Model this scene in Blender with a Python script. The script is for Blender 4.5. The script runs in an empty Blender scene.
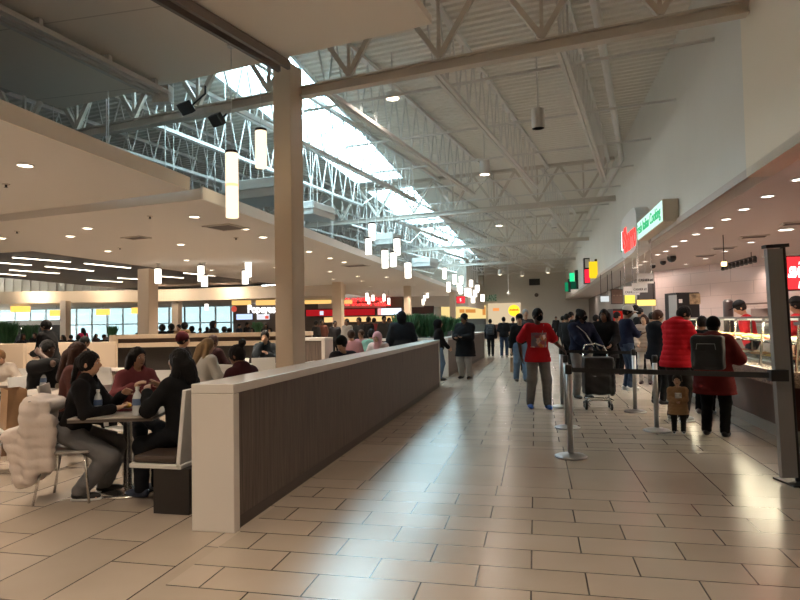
import bpy, math, random
import numpy as np
from mathutils import Vector, Matrix
random.seed(7)
S = bpy.context.scene
COL = S.collection
PI = math.pi
# ------------------------------------------------------------------ camera
CAM = Vector((0, 0, 1.5)); FPX = 600.0
PSI, TH, ROLL = math.radians(12.65), math.radians(2.1), 0.018
_r0 = Vector((math.cos(PSI), math.sin(PSI), 0))
_f = Vector((-math.sin(PSI)*math.cos(TH), math.cos(PSI)*math.cos(TH), math.sin(TH)))
_u0 = _r0.cross(_f)
_R = _r0*math.cos(ROLL) - _u0*math.sin(ROLL)
_U = _r0*math.sin(ROLL) + _u0*math.cos(ROLL)
FH = Vector((-math.sin(PSI), math.cos(PSI), 0))
cd = bpy.data.cameras.new('camera'); cd.lens = 27.0; cd.sensor_width = 36.0; cd.clip_end = 300
cam = bpy.data.objects.new('camera', cd); COL.objects.link(cam)
cam.matrix_world = Matrix(((_R.x, _U.x, -_f.x, CAM.x), (_R.y, _U.y, -_f.y, CAM.y), (_R.z, _U.z, -_f.z, CAM.z), (0, 0, 0, 1)))
S.camera = cam
def ray(px, py):
    return _R*((px-400)/FPX) + _U*((300-py)/FPX) + _f
def W(px, py, D):
    d = ray(px, py); return CAM + d*(D/d.dot(FH))
def atZ(px, py, z):
    d = ray(px, py); return CAM + d*((z-CAM.z)/d.z)
def atX(px, py, x):
    d = ray(px, py); return CAM + d*(x/d.x)
def atY(px, py, y):
    d = ray(px, py); return CAM + d*(y/d.y)
def FL(px, py): return atZ(px, py, 0)

# ------------------------------------------------------------------ materials
MATS = {}
def nt(m):
    m.use_nodes = True
    return m.node_tree, m.node_tree.nodes['Principled BSDF']
def mat(name, c, rough=.6, metal=0, bump=0, bscale=60, var=0, vscale=8, spec=None, emit=None, es=0, stretch=None):
    if name in MATS: return MATS[name]
    m = bpy.data.materials.new(name); t, b = nt(m)
    b.inputs['Base Color'].default_value = (*c, 1); b.inputs['Roughness'].default_value = rough; b.inputs['Metallic'].default_value = metal
    if spec is not None: b.inputs['Specular IOR Level'].default_value = spec
    if emit: b.inputs['Emission Color'].default_value = (*emit, 1); b.inputs['Emission Strength'].default_value = es
    if bump or var:
        tc = t.nodes.new('ShaderNodeTexCoord'); mp = t.nodes.new('ShaderNodeMapping'); t.links.new(tc.outputs['Object'], mp.inputs['Vector'])
        if stretch: mp.inputs['Scale'].default_value = stretch
    if bump:
        n = t.nodes.new('ShaderNodeTexNoise'); n.inputs['Scale'].default_value = bscale; n.inputs['Detail'].default_value = 4
        bm = t.nodes.new('ShaderNodeBump'); bm.inputs['Strength'].default_value = bump; bm.inputs['Distance'].default_value = .02
        t.links.new(mp.outputs[0], n.inputs['Vector']); t.links.new(n.outputs['Fac'], bm.inputs['Height']); t.links.new(bm.outputs[0], b.inputs['Normal'])
    if var:
        n = t.nodes.new('ShaderNodeTexNoise'); n.inputs['Scale'].default_value = vscale; n.inputs['Detail'].default_value = 5
        r = t.nodes.new('ShaderNodeValToRGB'); r.color_ramp.elements[0].position = .3; r.color_ramp.elements[1].position = .7
        r.color_ramp.elements[0].color = (*[x*(1-var) for x in c], 1); r.color_ramp.elements[1].color = (*[min(1, x*(1+var)) for x in c], 1)
        t.links.new(mp.outputs[0], n.inputs['Vector']); t.links.new(n.outputs['Fac'], r.inputs[0]); t.links.new(r.outputs[0], b.inputs['Base Color'])
    MATS[name] = m; return m
def emis(name, c, s):
    if name in MATS: return MATS[name]
    m = bpy.data.materials.new(name); m.use_nodes = True; t = m.node_tree
    t.nodes.remove(t.nodes['Principled BSDF']); e = t.nodes.new('ShaderNodeEmission')
    e.inputs[0].default_value = (*c, 1); e.inputs[1].default_value = s
    t.links.new(e.outputs[0], t.nodes['Material Output'].inputs[0]); MATS[name] = m; return m
def glass(name, c=(1, 1, 1), refl=.12):
    if name in MATS: return MATS[name]
    m = bpy.data.materials.new(name); m.use_nodes = True; t = m.node_tree
    t.nodes.remove(t.nodes['Principled BSDF'])
    a = t.nodes.new('ShaderNodeBsdfTransparent'); a.inputs[0].default_value = (*c, 1)
    g = t.nodes.new('ShaderNodeBsdfGlossy'); g.inputs['Roughness'].default_value = .03
    x = t.nodes.new('ShaderNodeMixShader'); x.inputs[0].default_value = refl
    t.links.new(a.outputs[0], x.inputs[1]); t.links.new(g.outputs[0], x.inputs[2]); t.links.new(x.outputs[0], t.nodes['Material Output'].inputs[0])
    MATS[name] = m; return m
def cloth(c, k=''):
    return mat('cloth_%02x%02x%02x' % tuple(int(min(1, x)**.45*255) for x in c), c, .92, bump=.35, bscale=22, spec=.15)
def skinm(c): return mat('skin_%02x%02x%02x' % tuple(int(x**.45*255) for x in c), c, .55, var=.06, vscale=12)
def hairm(c): return mat('hair_%02x%02x%02x' % tuple(int(x**.45*255) for x in c), c, .62, bump=.6, bscale=90, stretch=(1, 1, .15), spec=.2)

white_paint = mat('white_paint', (.62, .58, .53), .7, bump=.05, bscale=40)
ceil_paint = mat('ceiling_paint', (.72, .69, .65), .85)
panel_paint = mat('panel_paint', (.56, .51, .46), .8, var=.03, vscale=.8)
wall_paint = mat('wall_paint', (.68, .66, .61), .85, var=.03, vscale=.7)
near_wall_paint = mat('near_wall_paint', (.80, .72, .60), .85)
back_paint = mat('back_paint', (.60, .56, .50), .85)
soffit_paint = mat('soffit_paint', (.46, .39, .355), .42)
steel_white = mat('steel_white', (.64, .62, .59), .55)
steel_beige = mat('steel_beige', (.56, .51, .45), .6)
deck_m = mat('deck_metal', (.74, .71, .65), .6)
column_m = mat('column_paint', (.62, .50, .38), .6)
solid_white = mat('solid_surface', (.70, .66, .61), .22)
chrome = mat('chrome', (.62, .60, .58), .22, 1)
brushed = mat('brushed_steel', (.42, .42, .42), .38, 1)
black_metal = mat('black_metal', (.015, .015, .016), .45)
black_plastic = mat('black_plastic', (.012, .012, .013), .5)
dark_base = mat('dark_base', (.022, .018, .016), .5)
brown_vinyl = mat('brown_vinyl', (.06, .04, .03), .45)
beige_lam = mat('beige_laminate', (.60, .49, .37), .5)
white_plastic = mat('white_plastic', (.68, .67, .65), .4)
kraft = mat('kraft_paper', (.36, .22, .12), .85, var=.12, vscale=6)
dark_ceiling = mat('dark_wood_ceiling', (.055, .034, .024), .5, var=.3, vscale=3, stretch=(.3, 6, 1))
wood = mat('wood_panel', (.105, .078, .062), .5, var=.42, vscale=5, stretch=(14, 14, .5))
brown_panel = mat('brown_panel', (.07, .025, .018), .35, var=.2, vscale=4)
pink_tile_c = (.60, .46, .42)
def tile_mat(name, c1, c2, mortar, bw, rh, ms, rough, axes='xz', off=.5):
    m = bpy.data.materials.new(name); t, b = nt(m)
    tc = t.nodes.new('ShaderNodeTexCoord'); sp = t.nodes.new('ShaderNodeSeparateXYZ'); cb = t.nodes.new('ShaderNodeCombineXYZ')
    t.links.new(tc.outputs['Object'], sp.inputs[0])
    for i, a in enumerate(axes): t.links.new(sp.outputs['xyz'.index(a)], cb.inputs[i])
    br = t.nodes.new('ShaderNodeTexBrick'); br.offset = off
    br.inputs['Scale'].default_value = 1; br.inputs['Brick Width'].default_value = bw; br.inputs['Row Height'].default_value = rh
    br.inputs['Mortar Size'].default_value = ms; br.inputs['Color1'].default_value = (*c1, 1); br.inputs['Color2'].default_value = (*c2, 1); br.inputs['Mortar'].default_value = (*mortar, 1)
    t.links.new(cb.outputs[0], br.inputs['Vector']); t.links.new(br.outputs['Color'], b.inputs['Base Color']); b.inputs['Roughness'].default_value = rough
    MATS[name] = m; return m
pink_tile = tile_mat('pink_wall_tile', (.60, .46, .42), (.62, .48, .44), (.46, .35, .32), .9, .45, .008, .35)

def floor_material():
    m = bpy.data.materials.new('floor_tile'); t, b = nt(m); L = t.links.new
    tc = t.nodes.new('ShaderNodeTexCoord'); sp = t.nodes.new('ShaderNodeSeparateXYZ'); L(tc.outputs['Object'], sp.inputs[0])
    def mth(op, a, bb=None):
        n = t.nodes.new('ShaderNodeMath'); n.operation = op
        for i, v in enumerate((a, bb)):
            if v is None: continue
            if isinstance(v, (int, float)): n.inputs[i].default_value = v
            else: L(v, n.inputs[i])
        return n.outputs[0]
    def brick(x, y, bw, rh, off):
        cb = t.nodes.new('ShaderNodeCombineXYZ'); L(x, cb.inputs[0]); L(y, cb.inputs[1])
        br = t.nodes.new('ShaderNodeTexBrick'); br.offset = off
        br.inputs['Scale'].default_value = 1; br.inputs['Brick Width'].default_value = bw; br.inputs['Row Height'].default_value = rh
        br.inputs['Mortar Size'].default_value = .0048; br.inputs['Mortar Smooth'].default_value = 0; br.inputs['Bias'].default_value = 0
        br.inputs['Color1'].default_value = (.50, .42, .345, 1); br.inputs['Color2'].default_value = (.43, .36, .29, 1); br.inputs['Mortar'].default_value = (.04, .026, .02, 1)
        L(cb.outputs[0], br.inputs['Vector']); return br.outputs['Color']
    X, Y = sp.outputs[0], sp.outputs[1]
    def mix(f, a, c):
        n = t.nodes.new('ShaderNodeMix'); n.data_type = 'RGBA'; L(f, n.inputs[0]); L(a, n.inputs[6]); L(c, n.inputs[7]); return n.outputs[2]
    small = brick(mth('ADD', X, 30.13), mth('ADD', Y, 29.85), .62, .3, .5)
    big = brick(mth('ADD', X, 30.1), mth('ADD', Y, 29.85-.15), .62, .9, 0)
    ym = mth('MODULO', mth('ADD', Y, 54-5.55), 5.4)
    c1 = mix(mth('LESS_THAN', ym, 1.8), small, big)
    lft = brick(mth('ADD', Y, 30.3), mth('ADD', X, 32.13), .92, .46, .37)
    c2 = mix(mth('LESS_THAN', X, -2.13), c1, lft)
    rgt = brick(mth('ADD', Y, 30.1), mth('ADD', X, 30-2.05), .9, .45, .5)
    c3 = mix(mth('GREATER_THAN', X, 2.05), c2, rgt)
    no = t.nodes.new('ShaderNodeTexNoise'); no.inputs['Scale'].default_value = 1.1; no.inputs['Detail'].default_value = 6; L(tc.outputs['Object'], no.inputs['Vector'])
    rp = t.nodes.new('ShaderNodeValToRGB'); rp.color_ramp.elements[0].position = .3; rp.color_ramp.elements[1].position = .75
    rp.color_ramp.elements[0].color = (.86, .85, .84, 1); rp.color_ramp.elements[1].color = (1, 1, 1, 1); L(no.outputs['Fac'], rp.inputs[0])
    mm = t.nodes.new('ShaderNodeMix'); mm.data_type = 'RGBA'; mm.blend_type = 'MULTIPLY'; mm.inputs[0].default_value = 1; L(c3, mm.inputs[6]); L(rp.outputs[0], mm.inputs[7])
    L(mm.outputs[2], b.inputs['Base Color']); b.inputs['Roughness'].default_value = .23; b.inputs['Specular IOR Level'].default_value = .55
    MATS['floor_tile'] = m; return m
floor_m = floor_material()

# ------------------------------------------------------------------ mesh builder
class MB:
    def __init__(s): s.v = []; s.f = []
    def add(s, vs, fs):
        b = len(s.v); s.v.extend([tuple(p) for p in vs]); s.f.extend([tuple(b+i for i in q) for q in fs]); return s
    def box(s, c, size, M=None, bev=0):
        x, y, z = (q/2 for q in size); c = Vector(c)
        P = [Vector(p) for p in ((-x,-y,-z),(x,-y,-z),(x,y,-z),(-x,y,-z),(-x,-y,z),(x,-y,z),(x,y,z),(-x,y,z))]
        if M is not None: P = [M @ p for p in P]
        return s.add([p+c for p in P], ((0,3,2,1),(4,5,6,7),(0,1,5,4),(1,2,6,5),(2,3,7,6),(3,0,4,7)))
    def bb(s, lo, hi):
        return s.box([(a+b)/2 for a, b in zip(lo, hi)], [b-a for a, b in zip(lo, hi)])
    def beam(s, p, q, w, h, up=(0, 0, 1)):
        p, q = Vector(p), Vector(q); d = (q-p); L = d.length; d.normalize(); up = Vector(up)
        sd = d.cross(up)
        if sd.length < 1e-4: sd = d.cross(Vector((1, 0, 0)))
        sd.normalize(); u = sd.cross(d)
        M = Matrix((sd, d, u)).transposed()
        return s.box((p+q)/2, (w, L, h), M)
    def tube(s, p, q, r, n=8, r2=None):
        p, q = Vector(p), Vector(q); d = (q-p).normalized(); a = d.orthogonal().normalized(); b = d.cross(a); r2 = r if r2 is None else r2
        vs = [p+(a*math.cos(2*PI*i/n)+b*math.sin(2*PI*i/n))*r for i in range(n)]+[q+(a*math.cos(2*PI*i/n)+b*math.sin(2*PI*i/n))*r2 for i in range(n)]
        fs = [(i, (i+1) % n, n+(i+1) % n, n+i) for i in range(n)]+[tuple(range(n-1, -1, -1)), tuple(range(n, 2*n))]
        return s.add(vs, fs)
    def path(s, pts, r, n=8):
        for a, b in zip(pts, pts[1:]): s.tube(a, b, r, n)
        return s
    def lathe(s, prof, c=(0, 0, 0), n=16, close=True):
        c = Vector(c); vs = []; fs = []; m = len(prof)
        for i in range(n):
            a = 2*PI*i/n
            for r, z in prof: vs.append(c+Vector((r*math.cos(a), r*math.sin(a), z)))
        for i in range(n):
            j = (i+1) % n
            for k in range(m-1): fs.append((i*m+k, j*m+k, j*m+k+1, i*m+k+1))
        if close:
            if prof[0][0] > 1e-5: fs.append(tuple(i*m for i in range(n-1, -1, -1)))
            if prof[-1][0] > 1e-5: fs.append(tuple(i*m+m-1 for i in range(n)))
        return s.add(vs, fs)
    def prism(s, poly, z0, z1):
        n = len(poly); ar = sum(poly[i][0]*poly[(i+1) % n][1]-poly[(i+1) % n][0]*poly[i][1] for i in range(n))
        if ar < 0: poly = poly[::-1]
        vs = [(x, y, z0) for x, y in poly]+[(x, y, z1) for x, y in poly]
        return s.add(vs, [(i, (i+1) % n, n+(i+1) % n, n+i) for i in range(n)]+[tuple(range(n-1, -1, -1)), tuple(range(n, 2*n))])
    def wall(s, a, b, z0, z1, t=.12):
        return s.beam((a[0], a[1], (z0+z1)/2), (b[0], b[1], (z0+z1)/2), t, z1-z0)
    def ball(s, c, r, n=10, sc=(1, 1, 1), M=None):
        c = Vector(c); vs = []; fs = []; m = n//2+1
        for i in range(m):
            th = PI*i/(m-1)
            for j in range(n):
                p = Vector((math.sin(th)*math.cos(2*PI*j/n)*sc[0], math.sin(th)*math.sin(2*PI*j/n)*sc[1], math.cos(th)*sc[2]))*r
                vs.append(c+(M @ p if M is not None else p))
        for i in range(m-1):
            for j in range(n): fs.append((i*n+j, (i+1)*n+j, (i+1)*n+(j+1) % n, i*n+(j+1) % n))
        return s.add(vs, fs)
    def torus(s, c, R, r, M=None, n=20, k=8):
        c = Vector(c); vs = []; fs = []
        for i in range(n):
            a = 2*PI*i/n
            for j in range(k):
                b = 2*PI*j/k; p = Vector(((R+r*math.cos(b))*math.cos(a), (R+r*math.cos(b))*math.sin(a), r*math.sin(b)))
                vs.append(c+(M @ p if M is not None else p))
        for i in range(n):
            for j in range(k): fs.append((i*k+j, ((i+1) % n)*k+j, ((i+1) % n)*k+(j+1) % k, i*k+(j+1) % k))
        return s.add(vs, fs)
def mk(name, v, f, m, smooth=False):
    me = bpy.data.meshes.new(name); me.from_pydata([tuple(p) for p in v], [], [tuple(int(i) for i in q) for q in f]); me.update()
    if m: me.materials.append(m)
    if smooth: me.polygons.foreach_set('use_smooth', [True]*len(me.polygons))
    return me
def wm(o):
    M = Matrix.Translation(o.location) @ o.rotation_euler.to_matrix().to_4x4()
    return wm(o.parent) @ M if o.parent else M
def obj(name, mb, m, parent=None, local=False, smooth=False, bevel=0):
    """one mesh object; coordinates are the world's unless local"""
    v = mb.v
    if parent is not None and not local:
        Mi = wm(parent).inverted()
        v = [Mi @ Vector(p) for p in v]
    o = bpy.data.objects.new(name, mk(name, v, mb.f, m, smooth)); COL.objects.link(o)
    if parent is not None: o.parent = parent
    if bevel:
        b = o.modifiers.new('bevel', 'BEVEL'); b.width = bevel; b.segments = 2; b.limit_method = 'ANGLE'
    return o
def tag(o, label, cat, group=None, kind=None):
    o['label'] = label; o['category'] = cat
    if group: o['group'] = group
    if kind: o['kind'] = kind
    return o
def thing(name, label, cat, loc=(0, 0, 0), rz=0, group=None):
    o = bpy.data.objects.new(name, None); COL.objects.link(o); o.location = loc; o.rotation_euler = (0, 0, rz); o.empty_display_size = .2
    return tag(o, label, cat, group)
def struct(name, mb, m, bevel=0):
    o = obj(name, mb, m, bevel=bevel); o['kind'] = 'structure'; return o
def dup(root, loc=None, rz=None, label=None, group=None):
    r = root.copy(); COL.objects.link(r)
    if loc is not None: r.location = loc
    if rz is not None: r.rotation_euler = (0, 0, rz)
    if label: r['label'] = label
    if group: r['group'] = group
    for ch in list(root.children):
        c = ch.copy(); COL.objects.link(c); c.parent = r
        for g in list(ch.children):
            d = g.copy(); COL.objects.link(d); d.parent = c
    return r
def text(body, size, m, origin, right, up, parent=None, name='lettering', ext=.006, align='LEFT', width=None, bold=0):
    cu = bpy.data.curves.new('txt', 'FONT'); cu.body = body; cu.size = size; cu.extrude = ext; cu.align_x = align; cu.offset = bold; cu.resolution_u = 3
    tmp = bpy.data.objects.new('tmp', cu); COL.objects.link(tmp)
    me = bpy.data.meshes.new_from_object(tmp.evaluated_get(bpy.context.evaluated_depsgraph_get()))
    bpy.data.objects.remove(tmp); right = Vector(right).normalized(); up = Vector(up).normalized(); nn = right.cross(up)
    xs = [v.co.x for v in me.vertices]; sx = 1
    if width and xs: sx = width/(max(xs)-min(xs))
    mb = MB(); mb.v = [tuple(Vector(origin)+right*(v.co.x*sx)+up*v.co.y+nn*v.co.z) for v in me.vertices]; mb.f = [tuple(p.vertices) for p in me.polygons]
    bpy.data.meshes.remove(me)
    return obj(name, mb, m, parent)
def light_area(loc, power, color, size, direction=(0, 0, -1), shape='DISK', sy=None, spread=PI, portal=False):
    ld = bpy.data.lights.new('lamp', 'AREA'); ld.energy = power*.82; ld.color = color; ld.shape = shape; ld.size = size; ld.spread = spread
    if sy: ld.size_y = sy
    if portal: ld.cycles.is_portal = True
    o = bpy.data.objects.new('lamp_light', ld); COL.objects.link(o); o.location = loc
    o.rotation_euler = Vector(direction).to_track_quat('-Z', 'Y').to_euler(); return o
# ------------------------------------------------------------------ signed distance figures
def surface_nets(F, org, h):
    ins = F < 0; n = np.array(F.shape)
    cor = [(i, j, k) for i in (0, 1) for j in (0, 1) for k in (0, 1)]
    sl = lambda A, c: A[c[0]:n[0]-1+c[0], c[1]:n[1]-1+c[1], c[2]:n[2]-1+c[2]]
    cnt = sum(sl(ins, c).astype(np.int8) for c in cor); mask = (cnt > 0) & (cnt < 8)
    idx = np.full(mask.shape, -1, np.int64); cells = np.argwhere(mask); idx[mask] = np.arange(len(cells))
    vals = np.stack([sl(F, c)[mask] for c in cor], 1); pos = np.zeros((len(cells), 3)); num = np.zeros(len(cells))
    for a in range(8):
        for b in range(a+1, 8):
            d = np.array(cor[b])-np.array(cor[a])
            if np.abs(d).sum() != 1: continue
            va, vb = vals[:, a], vals[:, b]; cr = (va < 0) != (vb < 0)
            t = np.where(cr, va/np.where(cr, va-vb, 1), 0)
            pos += cr[:, None]*(np.array(cor[a])+t[:, None]*d); num += cr
    V = (cells+pos/num[:, None])*h+org
    faces = []
    for ax in range(3):
        o1, o2 = (ax+1) % 3, (ax+2) % 3
        s0 = [slice(1, -1)]*3; s0[ax] = slice(0, n[ax]-1); s1 = list(s0); s1[ax] = slice(1, n[ax])
        A, B = ins[tuple(s0)], ins[tuple(s1)]
        for fl in (True, False):
            P = np.argwhere((A != B) & (A == fl)); off = np.ones(3, int); off[ax] = 0; P = P+off
            e1 = np.zeros(3, int); e1[o1] = 1; e2 = np.zeros(3, int); e2[o2] = 1
            q = [idx[tuple((P-a).T)] for a in (e1*0, e1, e1+e2, e2)]
            Q = np.stack(q, 1)
            faces.append(Q if fl else Q[:, ::-1])
    return V, np.concatenate(faces)
def rotm(ax, a):
    c, s = math.cos(a), math.sin(a)
    return np.array({'x': [[1, 0, 0], [0, c, -s], [0, s, c]], 'y': [[c, 0, s], [0, 1, 0], [-s, 0, c]], 'z': [[c, -s, 0], [s, c, 0], [0, 0, 1]]}[ax], float)
I3 = np.eye(3)
class SDF:
    """prims: cap (a,b,ra,rb), ell (c,r,R); flattened smooth union, then cuts"""
    def __init__(s, k=.03): s.p = []; s.k = k; s.cut = []; s.sub = []; s.fn = None
    def cap(s, a, b, ra, rb=None, k=None): s.p.append(('c', np.array(a, float), np.array(b, float), ra, ra if rb is None else rb, k)); return s
    def ell(s, c, r, R=I3, k=None): s.p.append(('e', np.array(c, float), np.array(r, float), R, None, k)); return s
    def box(s, c, half, r, R=I3, k=None): s.p.append(('b', np.array(c, float), np.array(half, float), R, r, k)); return s
    @staticmethod
    def bounds(p):
        if p[0] == 'c':
            m = max(p[3], p[4]); return np.minimum(p[1], p[2])-m, np.maximum(p[1], p[2])+m
        if p[0] == 'e': e = np.sqrt(((p[3]*p[2][None, :])**2).sum(1)); return p[1]-e, p[1]+e
        e = (np.abs(p[3])*(p[2]+p[4])[None, :]).sum(1); return p[1]-e, p[1]+e
    @staticmethod
    def ev(p, X, Y, Z):
        if p[0] == 'c':
            a, d = p[1], p[2]-p[1]; L = max(d.dot(d), 1e-9)
            x, y, z = X-a[0], Y-a[1], Z-a[2]; t = np.clip((x*d[0]+y*d[1]+z*d[2])/L, 0, 1)
            return np.sqrt((x-t*d[0])**2+(y-t*d[1])**2+(z-t*d[2])**2)-(p[3]+(p[4]-p[3])*t)
        x, y, z = X-p[1][0], Y-p[1][1], Z-p[1][2]; R = p[3]
        l = [R[0, i]*x+R[1, i]*y+R[2, i]*z for i in range(3)]
        if p[0] == 'e':
            r = p[2]; k0 = np.sqrt(sum((l[i]/r[i])**2 for i in range(3))); k1 = np.sqrt(sum((l[i]/r[i]**2)**2 for i in range(3)))+1e-9
            return k0*(k0-1)/k1
        q = [np.abs(l[i])-p[2][i] for i in range(3)]
        return np.sqrt(sum(np.maximum(a, 0)**2 for a in q))+np.minimum(np.maximum(q[0], np.maximum(q[1], q[2])), 0)-p[4]
    def mesh(s, h):
        lo = np.min([s.bounds(p)[0] for p in s.p], 0)-3*h; hi = np.max([s.bounds(p)[1] for p in s.p], 0)+3*h
        ax = [np.arange(lo[i], hi[i]+h, h) for i in range(3)]; F = np.full([len(a) for a in ax], 1.0)
        for p in s.p:
            k = s.k if p[5] is None else p[5]; b0, b1 = s.bounds(p); m = k+2.5*h
            sl = tuple(slice(max(0, int((b0[i]-m-lo[i])/h)), min(len(ax[i]), int((b1[i]+m-lo[i])/h)+2)) for i in range(3))
            X, Y, Z = np.meshgrid(*[ax[i][sl[i]] for i in range(3)], indexing='ij', sparse=True)
            d = s.ev(p, X, Y, Z); f = F[sl]; hh = np.maximum(k-np.abs(f-d), 0)/max(k, 1e-6)
            F[sl] = np.minimum(f, d)-hh*hh*k*.25
        X, Y, Z = np.meshgrid(*ax, indexing='ij', sparse=True)
        if s.fn: F = s.fn(F, X, Y, Z)
        for p in s.sub: F = np.maximum(F, -s.ev(p, X, Y, Z))
        for c, nrm in s.cut: F = np.maximum(F, (X-c[0])*nrm[0]+(Y-c[1])*nrm[1]+(Z-c[2])*nrm[2])
        F[0], F[-1] = 1, 1; F[:, 0], F[:, -1] = 1, 1; F[:, :, 0], F[:, :, -1] = 1, 1
        return surface_nets(F, lo, h)
def sdf_obj(name, sd, h, m, parent=None, scale=1, local=True):
    V, Q = sd.mesh(h); me = mk(name, V*scale, Q, m, True)
    o = bpy.data.objects.new(name, me); COL.objects.link(o)
    if parent is not None: o.parent = parent
    return o
def sub(sd, kind, *a):
    t = SDF(); getattr(t, kind)(*a); sd.sub.append(t.p[0]); return sd
def ik(a, t, l1, l2, pole):
    a, t, pole = np.array(a, float), np.array(t, float), np.array(pole, float); d = t-a; L = np.linalg.norm(d)
    if L > l1+l2-.004: t = a+d/L*(l1+l2-.004); d = t-a; L = l1+l2-.004
    L = max(L, abs(l1-l2)+.02); u = d/np.linalg.norm(d); x = (l1*l1-l2*l2+L*L)/(2*L); hh = math.sqrt(max(l1*l1-x*x, 0))
    p = pole-u*pole.dot(u); p /= max(np.linalg.norm(p), 1e-6); return a+u*x+p*hh, t
LIGHTSKIN, TANSKIN, BROWNSKIN, DARKSKIN = (.50, .30, .20), (.36, .20, .125), (.19, .095, .055), (.075, .038, .026)
BLACKHAIR, BROWNHAIR, FAIRHAIR = (.008, .007, .007), (.045, .022, .012), (.22, .14, .07)
VOX = {0: .0105, 1: .016, 2: .026}
def person(label, pos, yaw, H=1.7, lod=1, sit=False, lean=0, hl=None, hr=None, pl=None, pr=None, fl=None, fr=None, head=(0, 0), skin=LIGHTSKIN, hair='short', hc=BLACKHAIR,
           top=None, bot=None, shoe=(.01, .01, .01), sole=None, build=1.0, mask=None, hat=None, hatc=(.01, .01, .01), group=None, childlike=False, seat=.455, face=None):
    s = H/1.715; hx = VOX[lod]; top = dict(c=(.02, .02, .02), off=.022, hem=.88, sleeve=.93, **{}) | (top or {}); bot = dict(c=(.03, .03, .035), off=.018, wide=1.0) | (bot or {})
    if childlike: hx *= 1.2
    pz = (seat+.12)/s if sit else .925
    RL = rotm('x', -math.radians(lean)); pel = np.array((0, 0, pz)); bw = build
    T = lambda x, y, z: pel+RL @ np.array((x, y, z-.925))
    sh = {1: T(.160*bw, 0, 1.383), -1: T(-.160*bw, 0, 1.383)}
    hip = {i: pel+np.array((i*.088*bw, 0, -.01)) for i in (1, -1)}
    # hands: +1 = the person's right (+x)
    hand = {1: hr, -1: hl}; pole = {1: pr, -1: pl}; arms = {}
    for i in (1, -1):
        t = hand[i] if hand[i] is not None else ((i*.20*bw, .34, pz+.16) if sit else (i*(.235*bw+.02), .03, .83))
        p = pole[i] if pole[i] is not None else (i*.5, -.6, -.45)
        arms[i] = ik(sh[i], t, .285, .255, p)
    foot = {1: fr, -1: fl}; legs = {}
    for i in (1, -1):
        f = foot[i] if foot[i] is not None else ((i*.11*bw, .42, 0) if sit else (i*.1*bw, .0, 0))
        f = np.array(f, float); an = f+np.array((0, 0, .085)); legs[i] = (*ik(hip[i], an, .43, .42, (i*.08, 1, .15)), f)
    nk = T(0, .0, 1.43); RH = RL @ rotm('x', math.radians(lean)*.75) @ rotm('z', -math.radians(head[0])) @ rotm('x', -math.radians(head[1]))
    hs = 1.72 if childlike else 1.0
    HD = lambda x, y, z: nk+RH @ (np.array((x, y, z-1.43))*hs)
    # -------- body: one continuous surface
    def torso(sd, o):
        sd.ell(T(0, 0, .965), ((.155*bw+o), .118*bw+o, .13+o), RL); sd.ell(T(0, .004, 1.10), (.138*bw+o, .10*bw+o, .15+o), RL)
        sd.ell(T(0, .004, 1.26), (.162*bw+o, .112*bw+o, .17+o), RL); sd.cap(T(-.130*bw, -.005, 1.385), T(.130*bw, -.005, 1.385), .048+o, .048+o)
    B = SDF(.035); torso(B, 0)
    B.cap(T(0, -.008, 1.40), HD(0, .0, 1.54), .054, .05)
    B.ell(HD(0, .012, 1.615), (.073*hs, .092*hs, .102*hs), RH); B.ell(HD(0, .045, 1.555), (.05*hs, .052*hs, .058*hs), RH, k=.03)
    B.ell(HD(0, .108, 1.592), (.013*hs, .02*hs, .024*hs), RH, k=.012)
    for i in (1, -1):
        B.ell(HD(i*.075, 0, 1.595), (.012*hs, .02*hs, .032*hs), RH, k=.01)
        el, wr = arms[i]; B.cap(sh[i], el, .043*bw, .035); B.cap(el, wr, .035, .025)
        d = (wr-el)/max(np.linalg.norm(wr-el), 1e-6); fw = np.array((0, 1, .0)); sd_ = fw-d*fw.dot(d)
        if np.linalg.norm(sd_) < .35: sd_ = np.array((-i*1., 0, .3)); sd_ = sd_-d*sd_.dot(d)
        sd_ /= np.linalg.norm(sd_); nm = np.cross(d, sd_)*(-i); nm = nm if nm[0]*i < 0 or abs(nm[0]) < .2 else -nm
        R3 = np.stack([d, sd_, nm], 1); B.ell(wr+d*.05, (.055, .04, .02), R3, k=.02); fr_ = max(.0088, hx*.72)
        for q, ln in zip((-.028, -.0095, .0095, .028), (.06, .072, .076, .068)):
            b0 = wr+d*.083+sd_*q; m1 = b0+d*ln*.5+nm*ln*.13; m2 = m1+d*ln*.36+nm*ln*.33; B.cap(b0, m1, fr_, fr_*.96, k=.006); B.cap(m1, m2, fr_*.96, fr_*.85, k=.006)
        t0 = wr+d*.03+sd_*.028; t1 = t0+d*.035+sd_*.028+nm*.01; B.cap(t0, t1, fr_*1.15, fr_, k=.01); B.cap(t1, t1+d*.03+nm*.008, fr_, fr_*.9, k=.006)
        kn, an, f = legs[i]; B.cap(hip[i], kn, .08*bw, .054); B.cap(kn, an, .054, .036); B.cap(f+np.array((0, -.03, .04)), f+np.array((i*.02, .15, .028)), .036, .026)
    body = sdf_obj('person', B, hx, skinm(skin), None, s); body.location = (pos[0], pos[1], 0); body.rotation_euler = (0, 0, -math.radians(yaw)); tag(body, label, 'person', group)
    # -------- top garment
    o = top['off']; G = SDF(.045); torso(G, o)
    hem = top['hem']
    for i in (1, -1):
        el, wr = arms[i]
        if top['sleeve'] > .45:
            G.cap(sh[i], el, .044*bw+o*.85, .037+o*.85); e = el+(wr-el)*top['sleeve']; G.cap(el, e, .037+o*.85, .030+o*.75)
        else: G.cap(sh[i], sh[i]+(el-sh[i])*.78, .045*bw+o, .047+o)
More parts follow.
